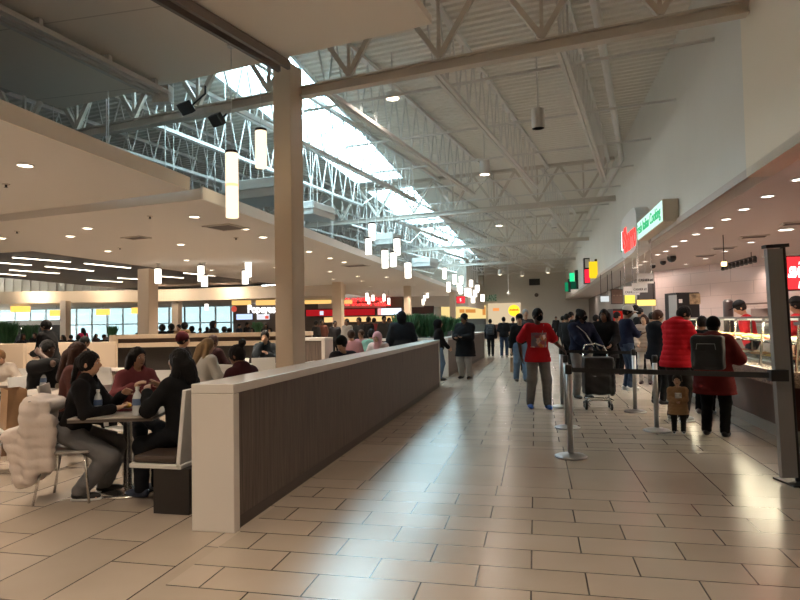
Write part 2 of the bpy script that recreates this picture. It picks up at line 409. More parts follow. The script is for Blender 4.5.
    if hem < .84 and not sit:
        for q in np.linspace(.9, hem, 4): G.ell((0, 0, q), (.165*bw+o+(.9-q)*.12, .125*bw+o+(.9-q)*.1, .13))
    if top.get('collar'): G.cap(T(-.03, -.005, 1.445), T(.03, -.005, 1.445), .075+o*.3, .075+o*.3, k=.03)
    if top.get('hood'): G.ell(T(0, -.09, 1.43), (.115, .07, .075), RL)
    hz = max(hem, .8) if not sit else .86
    G.cut.append(((T(0, 0, hem) if hem >= .84 or sit else np.array((0, 0, hem))), -RL[:, 2] if (hem >= .84 and not sit) else np.array((0, 0, -1.)) if not sit else -RL[:, 2]))
    if sit: G.cut[-1] = (T(0, 0, .88), -RL[:, 2])
    if top.get('quilt'):
        w = top['quilt']; G.fn = lambda F, X, Y, Z: F-.009*np.abs(np.sin(Z*PI/w))
    else: G.fn = lambda F, X, Y, Z: F-.0035*np.sin(X*31+Z*23+1.3*np.sin(Y*17))*np.sin(Z*19-Y*13)
    sub(G, 'cap', T(0, .03, 1.47), T(0, .06, 1.53), .05, .06)
    tm = cloth(top['c']); g = sdf_obj(top.get('name', 'jacket'), G, hx, tm, body, s)
    if top.get('print'):
        me = g.data; x0, z0, w, hh, pm = top['print']; v = [p.co for p in me.vertices]; fs = [tuple(p.vertices) for p in me.polygons if p.normal.y > .35 and abs(p.center.x/s-x0) < w and abs(p.center.z/s-z0) < hh and p.center.y > 0]
        us = sorted({i for f in fs for i in f}); re = {q: i for i, q in enumerate(us)}
        pp = MB(); pp.v = [tuple(v[i]+me.vertices[i].normal*.004) for i in us]; pp.f = [tuple(re[i] for i in f) for f in fs]; obj('shirt_print', pp, pm, g, local=True, smooth=True)
    # -------- trousers
    b = bot['off']; P = SDF(.04); wd = bot['wide']; P.ell(pel+np.array((0, 0, .03)), (.157*bw+b, .12*bw+b, .125+b))
    for i in (1, -1):
        kn, an, f = legs[i]; P.cap(hip[i], kn, .082*bw+b, (.057+b)*wd); P.cap(kn, an+np.array((0, 0, .005)), (.057+b)*wd, (.042+b)*wd)
    P.cut.append(((0, 0, .055), (0, 0, -1))); P.cut.append((pel+np.array((0, 0, .1)), (0, 0, 1)))
    P.fn = lambda F, X, Y, Z: F-.004*np.sin(Z*37+X*11)*np.sin(Z*23+Y*29)
    sdf_obj('trousers', P, hx, cloth(bot['c']), body, s)
    for i in (1, -1):
        f = legs[i][2]; Q = SDF(.03); z = f[2]
        Q.ell(f+np.array((0, -.01, .05)), (.042, .072, .055)); Q.ell(f+np.array((i*.01, .09, .035)), (.044, .105, .042)); Q.cap(f+np.array((0, -.01, .06)), legs[i][1]+np.array((0, 0, .03)), .042, .046)
        Q.cut.append(((0, 0, z+.006), (0, 0, -1)))
        so = sdf_obj('shoe', Q, hx*.85, mat('shoe_%02x%02x%02x' % tuple(int(x**.45*255) for x in shoe), shoe, .5), body, s)
        if sole and lod < 2:
            Q2 = SDF(.02); Q2.ell(f+np.array((0, -.01, .012)), (.047, .078, .03)); Q2.ell(f+np.array((i*.01, .09, .012)), (.049, .111, .03)); Q2.cut += [((0, 0, z+.001), (0, 0, -1)), ((0, 0, z+.026), (0, 0, 1))]
            sdf_obj('sole', Q2, hx*.8, mat('sole_white', (.6, .6, .6), .6), so, s)
    # -------- hair and headgear
    hm = hairm(hc); h = SDF(.02); hr_ = lambda e: (np.array((.073, .092, .102))+e)*hs
    fw, hv = RH[:, 1], RH[:, 2]
    def face_cut(sd, zc=1.565, big=1.0): sub(sd, 'ell', HD(0, .125, zc), np.array((.074*big, .085, .088*big))*hs, RH)
    if hair and not (hat in ('hood', 'hijab')):
        h.ell(HD(0, .002, 1.622), hr_(.013 if hair != 'afro' else .04), RH)
        if hair == 'afro': h.ell(HD(0, -.02, 1.63), hr_(.05), RH)
        if hair in ('long', 'bob'):
            zl = 1.30 if hair == 'long' else 1.42
            h.ell(HD(0, -.035, 1.58), np.array((.095, .075, .13))*hs, RH)
            for i in (1, -1): h.cap(HD(i*.078, -.015, 1.62), HD(i*.098, -.02, zl+.05), .038*hs, .05*hs)
            h.cap(HD(0, -.075, 1.56), HD(0, -.125, zl), .085*hs, .065*hs)
        if hair in ('bun', 'top'): h.ell(HD(0, -.10, 1.66 if hair == 'bun' else 1.73), np.array((.045, .045, .045))*hs, RH)
        if hair == 'braids':
            for q in range(-3, 4): h.cap(HD(q*.022, -.07, 1.62), HD(q*.03, -.10, 1.38), .017, .012)
            h.ell(HD(0, -.05, 1.70), np.array((.06, .06, .05))*hs, RH)
        if hair == 'ponytail': h.cap(HD(0, -.09, 1.64), HD(0, -.14, 1.42), .035, .02)
        face_cut(h, 1.575 if hair in ('long', 'bob', 'ponytail') else 1.568, 1.08 if hair in ('long', 'bob', 'ponytail') else 1)
        if hair == 'short': h.cut.append((HD(0, -.03, 1.535), -hv)); sub(h, 'ell', HD(0, .06, 1.535), np.array((.1, .06, .06))*hs, RH)
        h.fn = lambda F, X, Y, Z: F-.004*np.sin(X*140+3*np.sin(Z*30))*np.sin(Y*120)
        sdf_obj('hair', h, hx*.9, hm, body, s)
    if hat:
        q = SDF(.02); cm = cloth(hatc)
        if hat == 'cap':
            q.ell(HD(0, .0, 1.655), hr_(.02)*np.array((1, 1, .88)), RH); q.cut.append((HD(0, 0, 1.64), -hv)); q.ell(HD(0, .125, 1.645), np.array((.07, .085, .012))*hs, RH, k=.01); nm_ = 'cap'
        elif hat == 'beanie':
            q.ell(HD(0, -.005, 1.64), hr_(.024), RH); q.cut.append((HD(0, -.02, 1.60), -(hv*.95-fw*.25))); nm_ = 'beanie'
        elif hat == 'hood':
            q.ell(HD(0, -.015, 1.61), hr_(.04), RH); q.cap(HD(0, -.04, 1.5), HD(0, -.02, 1.42), .09, .11); face_cut(q, 1.58, 1.05); nm_ = 'hood'
        else:
            q.ell(HD(0, -.005, 1.60), hr_(.03), RH); q.cap(HD(0, .0, 1.5), HD(0, .03, 1.36), .085, .13); face_cut(q, 1.59, .8); nm_ = 'headscarf'
        sdf_obj(nm_, q, hx*.9, cm, body, s)
    # -------- face
    if lod < 2 or face:
        E = lambda c, r, sc, n, m, nn=8: obj(n, MB().ball(np.array(c)*s, r*s*hs, nn, sc, Matrix(RH.tolist())), m, body, local=True, smooth=True)
        for i in (1, -1):
            e = E(HD(i*.03, .09, 1.615), .0125, (1, .7, .75), 'eye', mat('eye_white', (.55, .53, .5), .3)); 
            obj('iris', MB().ball(np.array(HD(i*.03, .0985, 1.615))*s, .0058*s*hs, 8, (1, .5, 1), Matrix(RH.tolist())), mat('iris_dark', (.012, .008, .006), .2), e, local=True, smooth=True)
            E(HD(i*.031, .096, 1.636), .018, (1, .3, .2), 'eyebrow', hm)
        if not mask: E(HD(0, .094, 1.546), .021, (1, .35, .28), 'lips', mat('lips', (skin[0]*.75, skin[1]*.42, skin[2]*.45), .45))
    if mask:
        q = SDF(.02); q.ell(HD(0, .05, 1.565), np.array((.062, .068, .06))*hs, RH); q.ell(HD(0, .1, 1.585), np.array((.03, .03, .03))*hs, RH); q.cut.append((HD(0, .03, 0+1.565), -fw))
        sdf_obj('face_mask', q, hx*.8, cloth(mask), body, s)
    body['_s'] = s
    return body, dict(T=T, HD=HD, arms=arms, s=s, legs=legs)
def in_body(b, p):
    """a point of the figure's own frame (before scaling) in the world"""
    s = b['_s']; v = Matrix.Rotation(b.rotation_euler.z, 3, 'Z') @ Vector([float(q)*s for q in p]); return v+b.location
# ------------------------------------------------------------------ the setting
XR, ZS, ZR, ZC = 2.95, 3.4, 7.2, 3.44       # the tall wall by the counters, its soffit, the roof deck, the dropped ceiling
SK = .175                                    # the roof grid is turned about ten degrees against the concourse
struct('floor', MB().bb((-50, -9, -.1), (14, 75, 0)), floor_m)
struct('wall_right', MB().bb((XR, 9.05, ZS), (XR+.25, 60, ZR+.3)).bb((XR-.03, 9.05, ZS), (XR, 12.3, ZR+.2)), wall_paint)
struct('wall_right', MB().bb((XR-.06, -9, ZS), (XR+.25, 9.05, ZR+.3)), near_wall_paint)
struct('ceiling', MB().bb((XR-.06, -9, ZS), (13, 60, ZS+.12)), soffit_paint)
struct('wall_front', MB().bb((-50, -9, 0), (14, -8.8, ZR+1)), near_wall_paint)
struct('wall_side', MB().bb((13, -9, 0), (13.2, 60, ZS)), near_wall_paint)
struct('wall_back', MB().bb((-26, 60, 0), (14, 60.2, ZR+.8)), back_paint)
A0 = atX(655, 268, 4.85); p0 = W(655, 300, 25); p1 = W(800, 300, 18.6); dd = (p1-p0)
p2 = p0+dd*1.6
struct('wall_stall', MB().wall(p0, p2, 0, ZS, .12), pink_tile)
struct('trim_1', MB().box((p0.x-.03, p0.y, ZS/2), (.18, .18, ZS)), mat('trim_tan', (.45, .36, .28), .5))
struct('wall_stall', MB().wall((p0.x, p0.y), (p0.x+.2, 60), 0, ZS, .1), mat('stall_grey', (.20, .18, .165), .7))
# roof deck: corrugated steel running with the trusses
def deck(name, x0, x1, q0, q1):
    mb = MB(); per = .22; n = int((q1-q0)/per); vs = []; fs = []
    for i in range(n):
        for a, z in ((0, 0), (.08, 0), (.11, .045), (.19, .045)):
            q = q0+i*per+a
            for x in (x0, x1): vs.append((x, q-SK*x, ZR+z))
    for k in range(len(vs)//2-1): fs.append((2*k, 2*k+1, 2*k+3, 2*k+2))
    b = len(vs); vs2 = [(x, y, z+.15) for x, y, z in (vs[0], vs[1], vs[-2], vs[-1])]; vs += vs2; fs.append((b, b+2, b+3, b+1))
    mb.add(vs, fs); return struct(name, mb, deck_m)
XL0, XL1 = -7.0, -4.9
deck('roof', XL1, XR+.3, -12, 62); deck('roof', -50, XL0, -14, 62)
TQ = [8.75+SK*XR, 22.3+SK*XR, 33.2+SK*XR, 44+SK*XR, 54+SK*XR]    # truss lines: q = Y + SK X
sky = []
for i in range(4): sky.append((TQ[i]+(.9 if i else .6), TQ[i+1]-.7))
sky.append((TQ[4]+.9, 57.8))  # last skylight, added to brighten the far end wall
edges = [-12]+[v for a in sky for v in a]+[62]
for a, b in zip(edges[::2], edges[1::2]): deck('roof', XL0, XL1, a, b)
gl = bpy.data.materials.new('skylight_glazing'); t_, b_ = nt(gl)
b_.inputs['Base Color'].default_value = (.8, .95, 1, 1); b_.inputs['Roughness'].default_value = .4
t_.nodes.remove(b_); tr = t_.nodes.new('ShaderNodeBsdfTransparent'); tr.inputs[0].default_value = (.66, .91, 1, 1); gy = t_.nodes.new('ShaderNodeBsdfGlossy'); gy.inputs[1].default_value = .1
mx = t_.nodes.new('ShaderNodeMixShader'); mx.inputs[0].default_value = .06; t_.links.new(tr.outputs[0], mx.inputs[1]); t_.links.new(gy.outputs[0], mx.inputs[2]); t_.links.new(mx.outputs[0], t_.nodes['Material Output'].inputs[0])
for i, (a, b) in enumerate(sky):
    w = MB(); P = lambda x, q, z: (x, q-SK*x, z)
    for x in (XL0, XL1): w.beam(P(x, a, ZR+.35), P(x, b, ZR+.35), .08, .75)
    for q in (a, b): w.beam(P(XL0, q, ZR+.35), P(XL1, q, ZR+.35), .08, .75)
    fr = obj('window_%d' % (i+1), w, mat('curb_white', (.72, .75, .75), .6)); fr['kind'] = 'structure'
    m = MB(); xm = (XL0+XL1)/2; n = max(3, int((b-a)/1.9))
    m.beam(P(xm, a, ZR+1.25), P(xm, b, ZR+1.25), .07, .1)
    for k in range(n+1):
        q = a+(b-a)*k/n
        for x in (XL0, XL1): m.beam(P(x, q, ZR+.72), P(xm, q, ZR+1.25), .07, .09)
    obj('mullion_frame', m, mat('mullion_grey', (.20, .27, .30), .5), fr)
    g = MB()
    for x in (XL0, XL1): g.add([P(x, a, ZR+.72), P(x, b, ZR+.72), P(xm, b, ZR+1.25), P(xm, a, ZR+1.25)], [(0, 1, 2, 3)])
    for q in (a, b): g.add([P(XL0, q, ZR+.72), P(XL1, q, ZR+.72), P(xm, q, ZR+1.25)], [(0, 1, 2)])
    obj('pane', g, gl, fr)
    light_area((xm, (a+b)/2-SK*xm, ZR+1.3), 1, (1, 1, 1), 2.3, shape='RECTANGLE', sy=b-a, portal=True)
# trusses
ORD = ['first roof truss, nearest, meeting the tall grey wall beside the beige column', 'second roof truss across the hall, behind the first skylight', 'third roof truss across the hall, behind the second skylight', 'fourth roof truss across the hall, behind the third skylight', 'fifth roof truss, last before the beige end wall']
tp = thing('roof_truss', ORD[0], 'roof truss', (0, 0, 0), 0, None); x0, x1, zb, zt = -24.0, XR-.05, 5.55, 7.08
YX = lambda x, q: q-SK*x
q = TQ[0]; P = lambda x, z: (x, YX(x, q), z)
tb = MB()
tb.beam(P(x0, zb), P(x1, zb), .17, .025); tb.beam(P(x0, zb+.08), P(x1, zb+.08), .04, .14); tb.beam(P(x0, zb+.16), P(x1, zb+.16), .17, .025)
obj('bottom_chord', tb, steel_beige, tp)
obj('top_chord', MB().beam(P(x0, zt), P(x1, zt), .24, .16), steel_beige, tp)
k = 0; xn = .21
xs = [xn-1.62*i for i in range(-1, 15)]
for xb_ in xs:
    if xb_-.81 < x0+1: continue
    for sx in (-.81, .81):
        if xb_+sx < x1: obj('brace', MB().beam(P(xb_, zb+.22), P(xb_+sx, zt-.06), .085, .085, (0, 1, 0)), steel_beige, tp)
    obj('upright', MB().beam(P(xb_, zb+.22), P(xb_, zt-.06), .055, .055, (0, 1, 0)), steel_beige, tp)
for i in range(1, 5):
    c = dup(tp, (0, TQ[i]-TQ[0], .12), None, ORD[i])
    for ch in c.children:
        ch.data = ch.data if ch.data.users > 5 else ch.data
# open-web joists, one bay after another
def joist(L):
    j = thing('roof_joist', '', 'roof joist', (0, 0, 0), 0)
    obj('top_chord', MB().beam((0, -.1, 7.1), (0, L+.1, 7.1), .11, .09), steel_white, j, local=True)
    a, b = .55, L-2.6
    lo = 5.82
    obj('bottom_chord', MB().beam((-.045, a, lo), (-.045, b, lo), .06, .08).beam((.045, a, lo), (.045, b, lo), .06, .08), steel_white, j, local=True)
    pts = [(0, 0, 7.06)]; n = int((b-a)/.7); 
    for i in range(n+1):
        y = a+(b-a)*i/n; pts.append((0, y, lo+.02)); pts.append((0, min(y+(b-a)/n/2, L), 7.05))
    pts[-1] = (0, L-.1, 7.06); pts.insert(-1, (0, b, lo+.02)); pts.pop(-3)
    obj('web', MB().path(pts, .018, 5), steel_white, j, local=True)
    return j
BAYN = ['between the first and second roof trusses', 'between the second and third roof trusses', 'between the third and fourth roof trusses', 'between the fourth and fifth roof trusses']
AX = math.atan(SK)
xj = [.41-2.13*.985*i for i in range(0, 10)]
for bay in range(4):
    L = (TQ[bay+1]-TQ[bay])*math.cos(AX)-.1
    j0 = joist(L); lab = 'open-web steel roof joist spanning '+BAYN[bay]; first = True
    for x in xj:
        if XL0-.35 < x < XL1+1.2 and False: continue
        loc = (x, YX(x, TQ[bay])+.05, .0)
        if first: j0.location = loc; j0.rotation_euler = (0, 0, -AX); j0['label'] = lab; j0['group'] = 'roof joists '+BAYN[bay]; first = False
        else: dup(j0, loc, -AX, lab, 'roof joists '+BAYN[bay])
    nb = 5 if bay == 0 else 3
    for i in range(nb):
        q = TQ[bay]+(TQ[bay+1]-TQ[bay])*(i+.6)/nb
        o = obj('bridging_rod', MB().beam((XL1+.3, YX(XL1+.3, q), 5.95), (XR-.02, YX(XR, q), 5.95), .045, .045), steel_white)
        tag(o, 'thin horizontal steel bridging rod tying the joists '+BAYN[bay], 'rod', 'bridging rods '+BAYN[bay])
# long pipe under the deck
tag(obj('sprinkler_pipe', MB().tube((.95, 9.3, 6.6), (2.85, 20.2, 6.6), .075, 10).tube((2.85, 20.2, 6.6), (2.85, 59.9, 6.6), .06, 10), steel_white), 'thick white sprinkler pipe running under the roof near the tall wall', 'pipe')
# near ceiling panel with its shutter rails
a_ = W(62, 110, 12.2); b_ = W(432, 25, 8.95); Zp = 5.9
A2 = atZ(62, 109, Zp); B2 = atZ(432, 24, Zp); dv = Vector((math.sin(AX), math.cos(AX), 0))
pl = [(A2.x, A2.y), (B2.x, B2.y), (B2.x-dv.x*19, B2.y-dv.y*19), (A2.x-dv.x*20, A2.y-dv.y*20)]
pm = tile_mat('front_panel_paint', (.82, .75, .66), (.83, .76, .67), (.62, .55, .48), 40, 2.4, .014, .8, axes='xy')
struct('ceiling_front', MB().prism(pl, Zp, Zp+.12), pm)
def rail(name, label, pa, pb, drop, wdt, m, nlines):
    t = thing(name, label, 'shutter rail', pa)
    mb = MB(); d = (pb-pa).normalized(); sd = Vector((d.y, -d.x, 0))
    for i in range(nlines):
        o_ = sd*((i-(nlines-1)/2)*wdt/max(1, nlines-1)); mb.beam(pa+o_, pb+o_, wdt*.3, drop)
    obj('track', mb, m, t)
    obj('mounting_plate', MB().beam(pa+Vector((0, 0, drop*.5)), pb+Vector((0, 0, drop*.5)), wdt*1.35, .03), m, t)
    return t
ra, rb = atZ(172, 1, Zp-.1), atZ(284, 67, Zp-.1)
t = rail('shutter_rail', 'grey channel rail under the ceiling panel, ending at the beige column', ra-(rb-ra)*1.2, rb, .13, .2, mat('rail_grey', (.20, .17, .155), .5), 2)
ra, rb = atZ(-20, 5, Zp-.22), atZ(164, 96, Zp-.22)
t = rail('shutter_rail', 'cream double rail with end bracket under the ceiling panel, above the dropped ceiling', ra-(rb-ra)*.8, rb, .06, .28, steel_white, 3)
obj('end_bracket', MB().box(rb+Vector((0, -.05, .0)), (.34, .14, .3)), steel_white, t)
for f in (.25, .62, .93):
    q = ra+(rb-ra)*f; obj('hanger', MB().box(q+Vector((0, 0, .1)), (.08, .08, .26)), steel_white, t)
# dropped ceiling: near slab, long slab, dark wooden field
XF = -4.95
sA = atZ(189, 191, ZC+.12); sA.x = -5.12; nA = lambda x: sA.y+SK*1.1*(sA.x-x)
struct('ceiling_left', MB().prism([(sA.x, -9), (sA.x, sA.y), (-14, nA(-14)), (-14, -9)], ZC+.13, ZC+.33), ceil_paint)
struct('ceiling_left', MB().prism([(-14, -9), (-14, nA(-14)), (-50, nA(-14)), (-50, -9)], ZC+.13, ZC+.33), ceil_paint)
sB = nA(XF)+.12
XD = -12.2
fascia_skylit = mat('fascia_skylit', (.86, .86, .84), .6); dark_sheet = mat('bounce_sheet_dark', (.05, .045, .04), .95)
struct('trim_5', MB().bb((sA.x, -9, ZC+.128), (sA.x+.025, sA.y-.004, ZC+.33)), mat('fascia_cream', (.82, .76, .68), .6))
struct('trim_6', MB().bb((XF, sB-.02, ZC-.002), (XF+.025, 46.5, ZC+.19)), fascia_skylit)  # board paler than the slab, skylight on the edge put into its colour
struct('ceiling_bounce_sheet', MB().prism([(XF-.02, sB+.05), (XF-.02, 46.4), (XD, 46.4), (XD, nA(XD))], ZC+.171, ZC+.178), dark_sheet)  # dark sheets added over the slabs to cut light bouncing into the plenum
struct('ceiling_bounce_sheet', MB().prism([(sA.x-.02, -8.8), (sA.x-.02, sA.y-.05), (-14, nA(-14)), (-14, -8.8)], ZC+.331, ZC+.338), dark_sheet)
struct('ceiling_left', MB().prism([(XF, sB), (XF, 46.5), (XD, 46.5), (XD, nA(XD)-.2)], ZC, ZC+.17), ceil_paint)
struct('ceiling_left', MB().prism([(XD, nA(XD)-.2), (XD, 12.6), (-50, 12.6), (-50, nA(XD)-.2)], ZC, ZC+.17), ceil_paint)
fe = [atZ(0, 277, 3.72), atZ(140, 290, 3.72)]
struct('ceiling_dark', MB().prism([(XD, 12.4), (XD, 31), (fe[1].x, fe[1].y), (fe[0].x, fe[0].y), (-46, 11), (-46, 12.4)], 3.7, 3.85), dark_ceiling)
struct('trim_2', MB().bb((XD-.06, 12.4, ZC), (XD, 31, 3.8)).bb((-46, 12.4, ZC), (XD, 12.46, 3.8)), beige_lam)
# curved bulkhead and the ceiling behind it
arc = [W(px, 300, D) for px, D in ((-120, 31.5), (-60, 32.4), (0, 33), (70, 33.6), (140, 33.8), (200, 33.4), (260, 32.2), (345, 30))]
mb = MB()
for p, q in zip(arc, arc[1:]): mb.wall(p, q, 2.9, 3.56, .16)
struct('trim_3', mb, beige_lam)
far = [W(px, 300, 52) for px in (345, 260, 140, 0, -120)]
struct('ceiling_far', MB().prism([(p.x, p.y) for p in arc]+[(p.x, p.y) for p in far], 3.12, 3.2), mat('ceiling_cream', (.62, .56, .48), .8))
# lit white clerestory wall seen above the bulkhead
ca, cb = W(-130, 280, 44), W(215, 280, 47); mb = MB(); mb.wall(ca, cb, 3.1, 6.2, .1)
for i in range(40):
    p = ca+(cb-ca)*(i/40); mb.box((p.x+.03, p.y-.1, 4.6), (.06, .08, 3))
struct('wall_clerestory', mb, mat('clerestory_white', (.72, .66, .58), .7))
for i in range(6):
    p = arc[0]+(arc[-1]-arc[0])*(i/7); light_area((p.x, p.y+1.2, 3.12), 60, (1, .82, .62), .3, (0, .75, .65))
# window wall far away
w0, w1 = W(-140, 320, 53), W(262, 320, 53); dw = (w1-w0); n = 26
fr = MB()
for i in range(n+1):
    p = w0+dw*(i/n); fr.box((p.x, p.y, 1.7), (.12, .12, 3.4))
for z in (.05, 1.75, 3.4): fr.beam((w0.x, w0.y, z), (w1.x, w1.y, z), .12, .1)
win = struct('window_6', fr, mat('window_frame', (.50, .58, .60), .5))
gw = bpy.data.materials.new('window_glass'); t_, b_ = nt(gw); t_.nodes.remove(b_)
tr = t_.nodes.new('ShaderNodeBsdfTransparent'); tr.inputs[0].default_value = (.215, .25, .255, 1); gy = t_.nodes.new('ShaderNodeBsdfGlossy'); gy.inputs[1].default_value = .05
mx = t_.nodes.new('ShaderNodeMixShader'); mx.inputs[0].default_value = .08; t_.links.new(tr.outputs[0], mx.inputs[1]); t_.links.new(gy.outputs[0], mx.inputs[2]); t_.links.new(mx.outputs[0], t_.nodes['Material Output'].inputs[0])
obj('pane', MB().wall(w0, w1, 0, 3.4, .02), gw, win)
struct('wall_left', MB().wall(w0, w1, 3.45, ZR+.9, .2), ceil_paint)
struct('wall_left', MB().wall((w0.x, w0.y), (-50, -9), 0, ZR+.9, .2), ceil_paint)
c_ = (w0+w1)/2; light_area((c_.x, c_.y, 1.7), 1, (1, 1, 1), dw.length, (.2, -1, 0), 'RECTANGLE', 3.4, portal=True)
# columns
def column(label, px, D, w, top, rz=0, group=None):
    p = W(px, 320, D); t = thing('column', label, 'column', (p.x, p.y, 0), rz, group)
    obj('shaft', MB().bb((-w/2, -w/2, 0), (w/2, w/2, top)), column_m, t, local=True, bevel=.015)
    obj('plinth', MB().bb((-w/2-.015, -w/2-.015, 0), (w/2+.015, w/2+.015, .15)), dark_base, t, local=True)
    return t
column('tall beige square column rising to the roof behind the wood-panelled partition', 290.3, 10.5, .37, 6.05, -AX-.05)
column('beige column under the dropped ceiling beside the wide low divider and dark wooden ceiling', 148, 20.3, .46, ZC, -.1)
column('beige column beside the red stall front, seen just past the tall column', 338.5, 28.5, .44, ZC)
column('slim beige column behind the standing hooded person in dark coat', 408, 32.5, .36, ZC)
column('slim pale column by the red neon sign near the end of the dropped ceiling', 453, 40, .36, ZC)
column('beige column in front of the far windows, behind the standing man in black', 65.5, 33, .38, 3.0)
column('thin beige column in front of the far windows beside the two tan coats', 177, 35, .42, 3.0)
# stall fronts at the far end
s0, s1 = W(234, 320, 47), W(402, 320, 45.5)
struct('wall_stall', MB().wall(s0, s1, 0, 3.4, .15), mat('stall_brown', (.14, .10, .08), .7))
struct('wall_stall', MB().wall(s1, (s1.x+.6, 60), 0, 3.4, .15), mat('stall_brown', (.14, .10, .08), .7))
struct('wall_stall', MB().wall(s0, w1, 0, 3.4, .15), mat('stall_grey2', (.24, .21, .19), .7))
b0, b1 = W(318, 300, 45), W(468, 300, 46.6)
struct('trim_4', MB().wall(b0, b1, 2.62, ZC, .3), mat('bulkhead_grey', (.50, .46, .42), .7))
struct('wall_far', MB().wall(W(466, 300, 47), (XF, 60), 2.62, ZR, .15), back_paint)
# ------------------------------------------------------------------ lamps
glow_warm = emis('pendant_glow', (1, .80, .52), 1.35)
glow_white = emis('pendant_glow_white', (1, .93, .82), 2.6)
lens_m = emis('downlight_lens', (1, .84, .62), 9)
lens_w = emis('downlight_lens_white', (1, .90, .80), 6)
strip_m = emis('strip_light', (1, .86, .68), 5)
WARM, WARM2 = (1, .82, .64), (1, .86, .76)
def pendant(px, yt, yb, D, wpx, ztop, label, group=None, warm=False, seam=False, power=0):
    c = W(px, (yt+yb)/2, D); h = (yb-yt)/600*D; r = wpx/1200*D
    t = thing('pendant_lamp', label, 'pendant lamp', (c.x, c.y, c.z-h/2), 0, group); m = glow_warm if warm else glow_white
    z = c.z-h/2
    if seam:
        obj('glass_shade', MB().lathe([(r, 0), (r, h*.48)], n=16), m, t, local=True, smooth=False); obj('glass_shade', MB().lathe([(r, h*.52), (r, h)], n=16), m, t, local=True)
        obj('joint_ring', MB().lathe([(r*1.01, h*.48), (r*1.01, h*.52)], n=16), emis('pendant_seam', (1, .5, .22), 1.6), t, local=True)
    else: obj('glass_shade', MB().lathe([(r, 0), (r, h)], n=14), m, t, local=True)
    obj('cap', MB().lathe([(r*1.05, h), (r*1.05, h+.04), (.012, h+.05)], n=12), mat('cap_bronze', (.05, .03, .02), .4, .6), t, local=True)
    obj('cord', MB().tube((0, 0, h+.04), (0, 0, ztop-z), .006, 5), black_plastic if ztop < 4 else steel_white, t, local=True)
    obj('canopy', MB().lathe([(.06, ztop-z-.03), (.06, ztop-z)], n=12), steel_white, t, local=True)
    if power:
        ld = bpy.data.lights.new('pendant', 'POINT'); ld.energy = power; ld.color = WARM; ld.shadow_soft_size = .15
    return t
pendant(232, 153, 218, 9.3, 12.5, Zp, 'long two-section glowing pendant lamp nearest the beige column, lowest one', warm=True, seam=True)
pendant(261, 131, 168, 9.6, 11.5, Zp, 'shorter glowing pendant lamp hanging just beside the tall beige column', warm=True)
PN = [(372, 224, 240), (368.5, 239, 254.5), (397, 239, 255), (385, 250.5, 268), (393.5, 253, 266.5), (408, 263, 278)]
PL = ['upper glowing pendant lamp of the pair nearest past the tall column', 'lower glowing pendant lamp of the pair nearest past the tall column', 'highest lamp of the trio of pendants hanging before the dropped ceiling edge', 'lowest and longest lamp of the trio of pendants before the ceiling edge', 'middle lamp of the trio of pendants before the ceiling edge', 'single pendant lamp hanging alone between the trio and the far cluster']
for (px, a, b), l in zip(PN, PL):
    f = (px-400)/600*.976-.219; pendant(px, a, b, -4.25/f, 6.5, ZR, l)
far_g = 'far pendant cluster before the end wall'
for px, a, b in [(444.5, 268, 279), (448.5, 282, 292), (454.5, 274.5, 284), (461, 276, 284), (459, 283, 291), (471, 280, 287), (466.5, 288, 296), (469.3, 288.5, 297), (477, 286, 292.5), (475, 290, 297), (477.5, 285, 291), (473, 296, 303), (482.5, 294.5, 301.5), (460.5, 286, 294)]:
    f = (px-400)/600*.976-.219; pendant(px, a, b, min(44, -4.3/f*(1 if px < 465 else .9)), 3.9, ZR, 'small glowing pendant lamp in the far cluster before the beige end wall', far_g)
for px, a, b in [(367, 293, 301), (368.8, 297, 304), (373, 295, 301), (384, 294, 301), (388.8, 298, 304.5)]:
    pendant(px, a, b, 37, 2.6, ZC, 'small teardrop lamp hanging in front of the red neon sign', 'lamps before the red neon sign')
for px, a, b in [(423, 299, 305), (424.5, 295.5, 301), (427.5, 293, 298)]:
    pendant(px, a, b, 41, 2.4, ZC, 'tiny lamp hanging before the grey bulkhead past the red neon sign', 'lamps before the grey bulkhead')
for px, a, b, l in [(158, 269, 283.5, 'white pendant lamp under the dropped ceiling hanging right beside the beige column'), (201, 266, 281.5, 'higher pendant lamp of the first pair under the dropped ceiling'), (204.5, 276, 286.5, 'lower pendant lamp of the first pair under the dropped ceiling'), (248.3, 262.5, 277, 'higher pendant lamp of the second pair, nearer the tall column'), (245.3, 271, 284, 'lower pendant lamp of the second pair, nearer the tall column')]:
    pendant(px, a, b, 18.5, 6.2, ZC, l)
for px, a in [(173.5, 304), (206.5, 304), (178, 302)]:
    pendant(px, a, a+6, 36, 3.4, 2.98, 'small glowing pendant lamp under the far cream ceiling near the windows', 'lamps by the far windows')
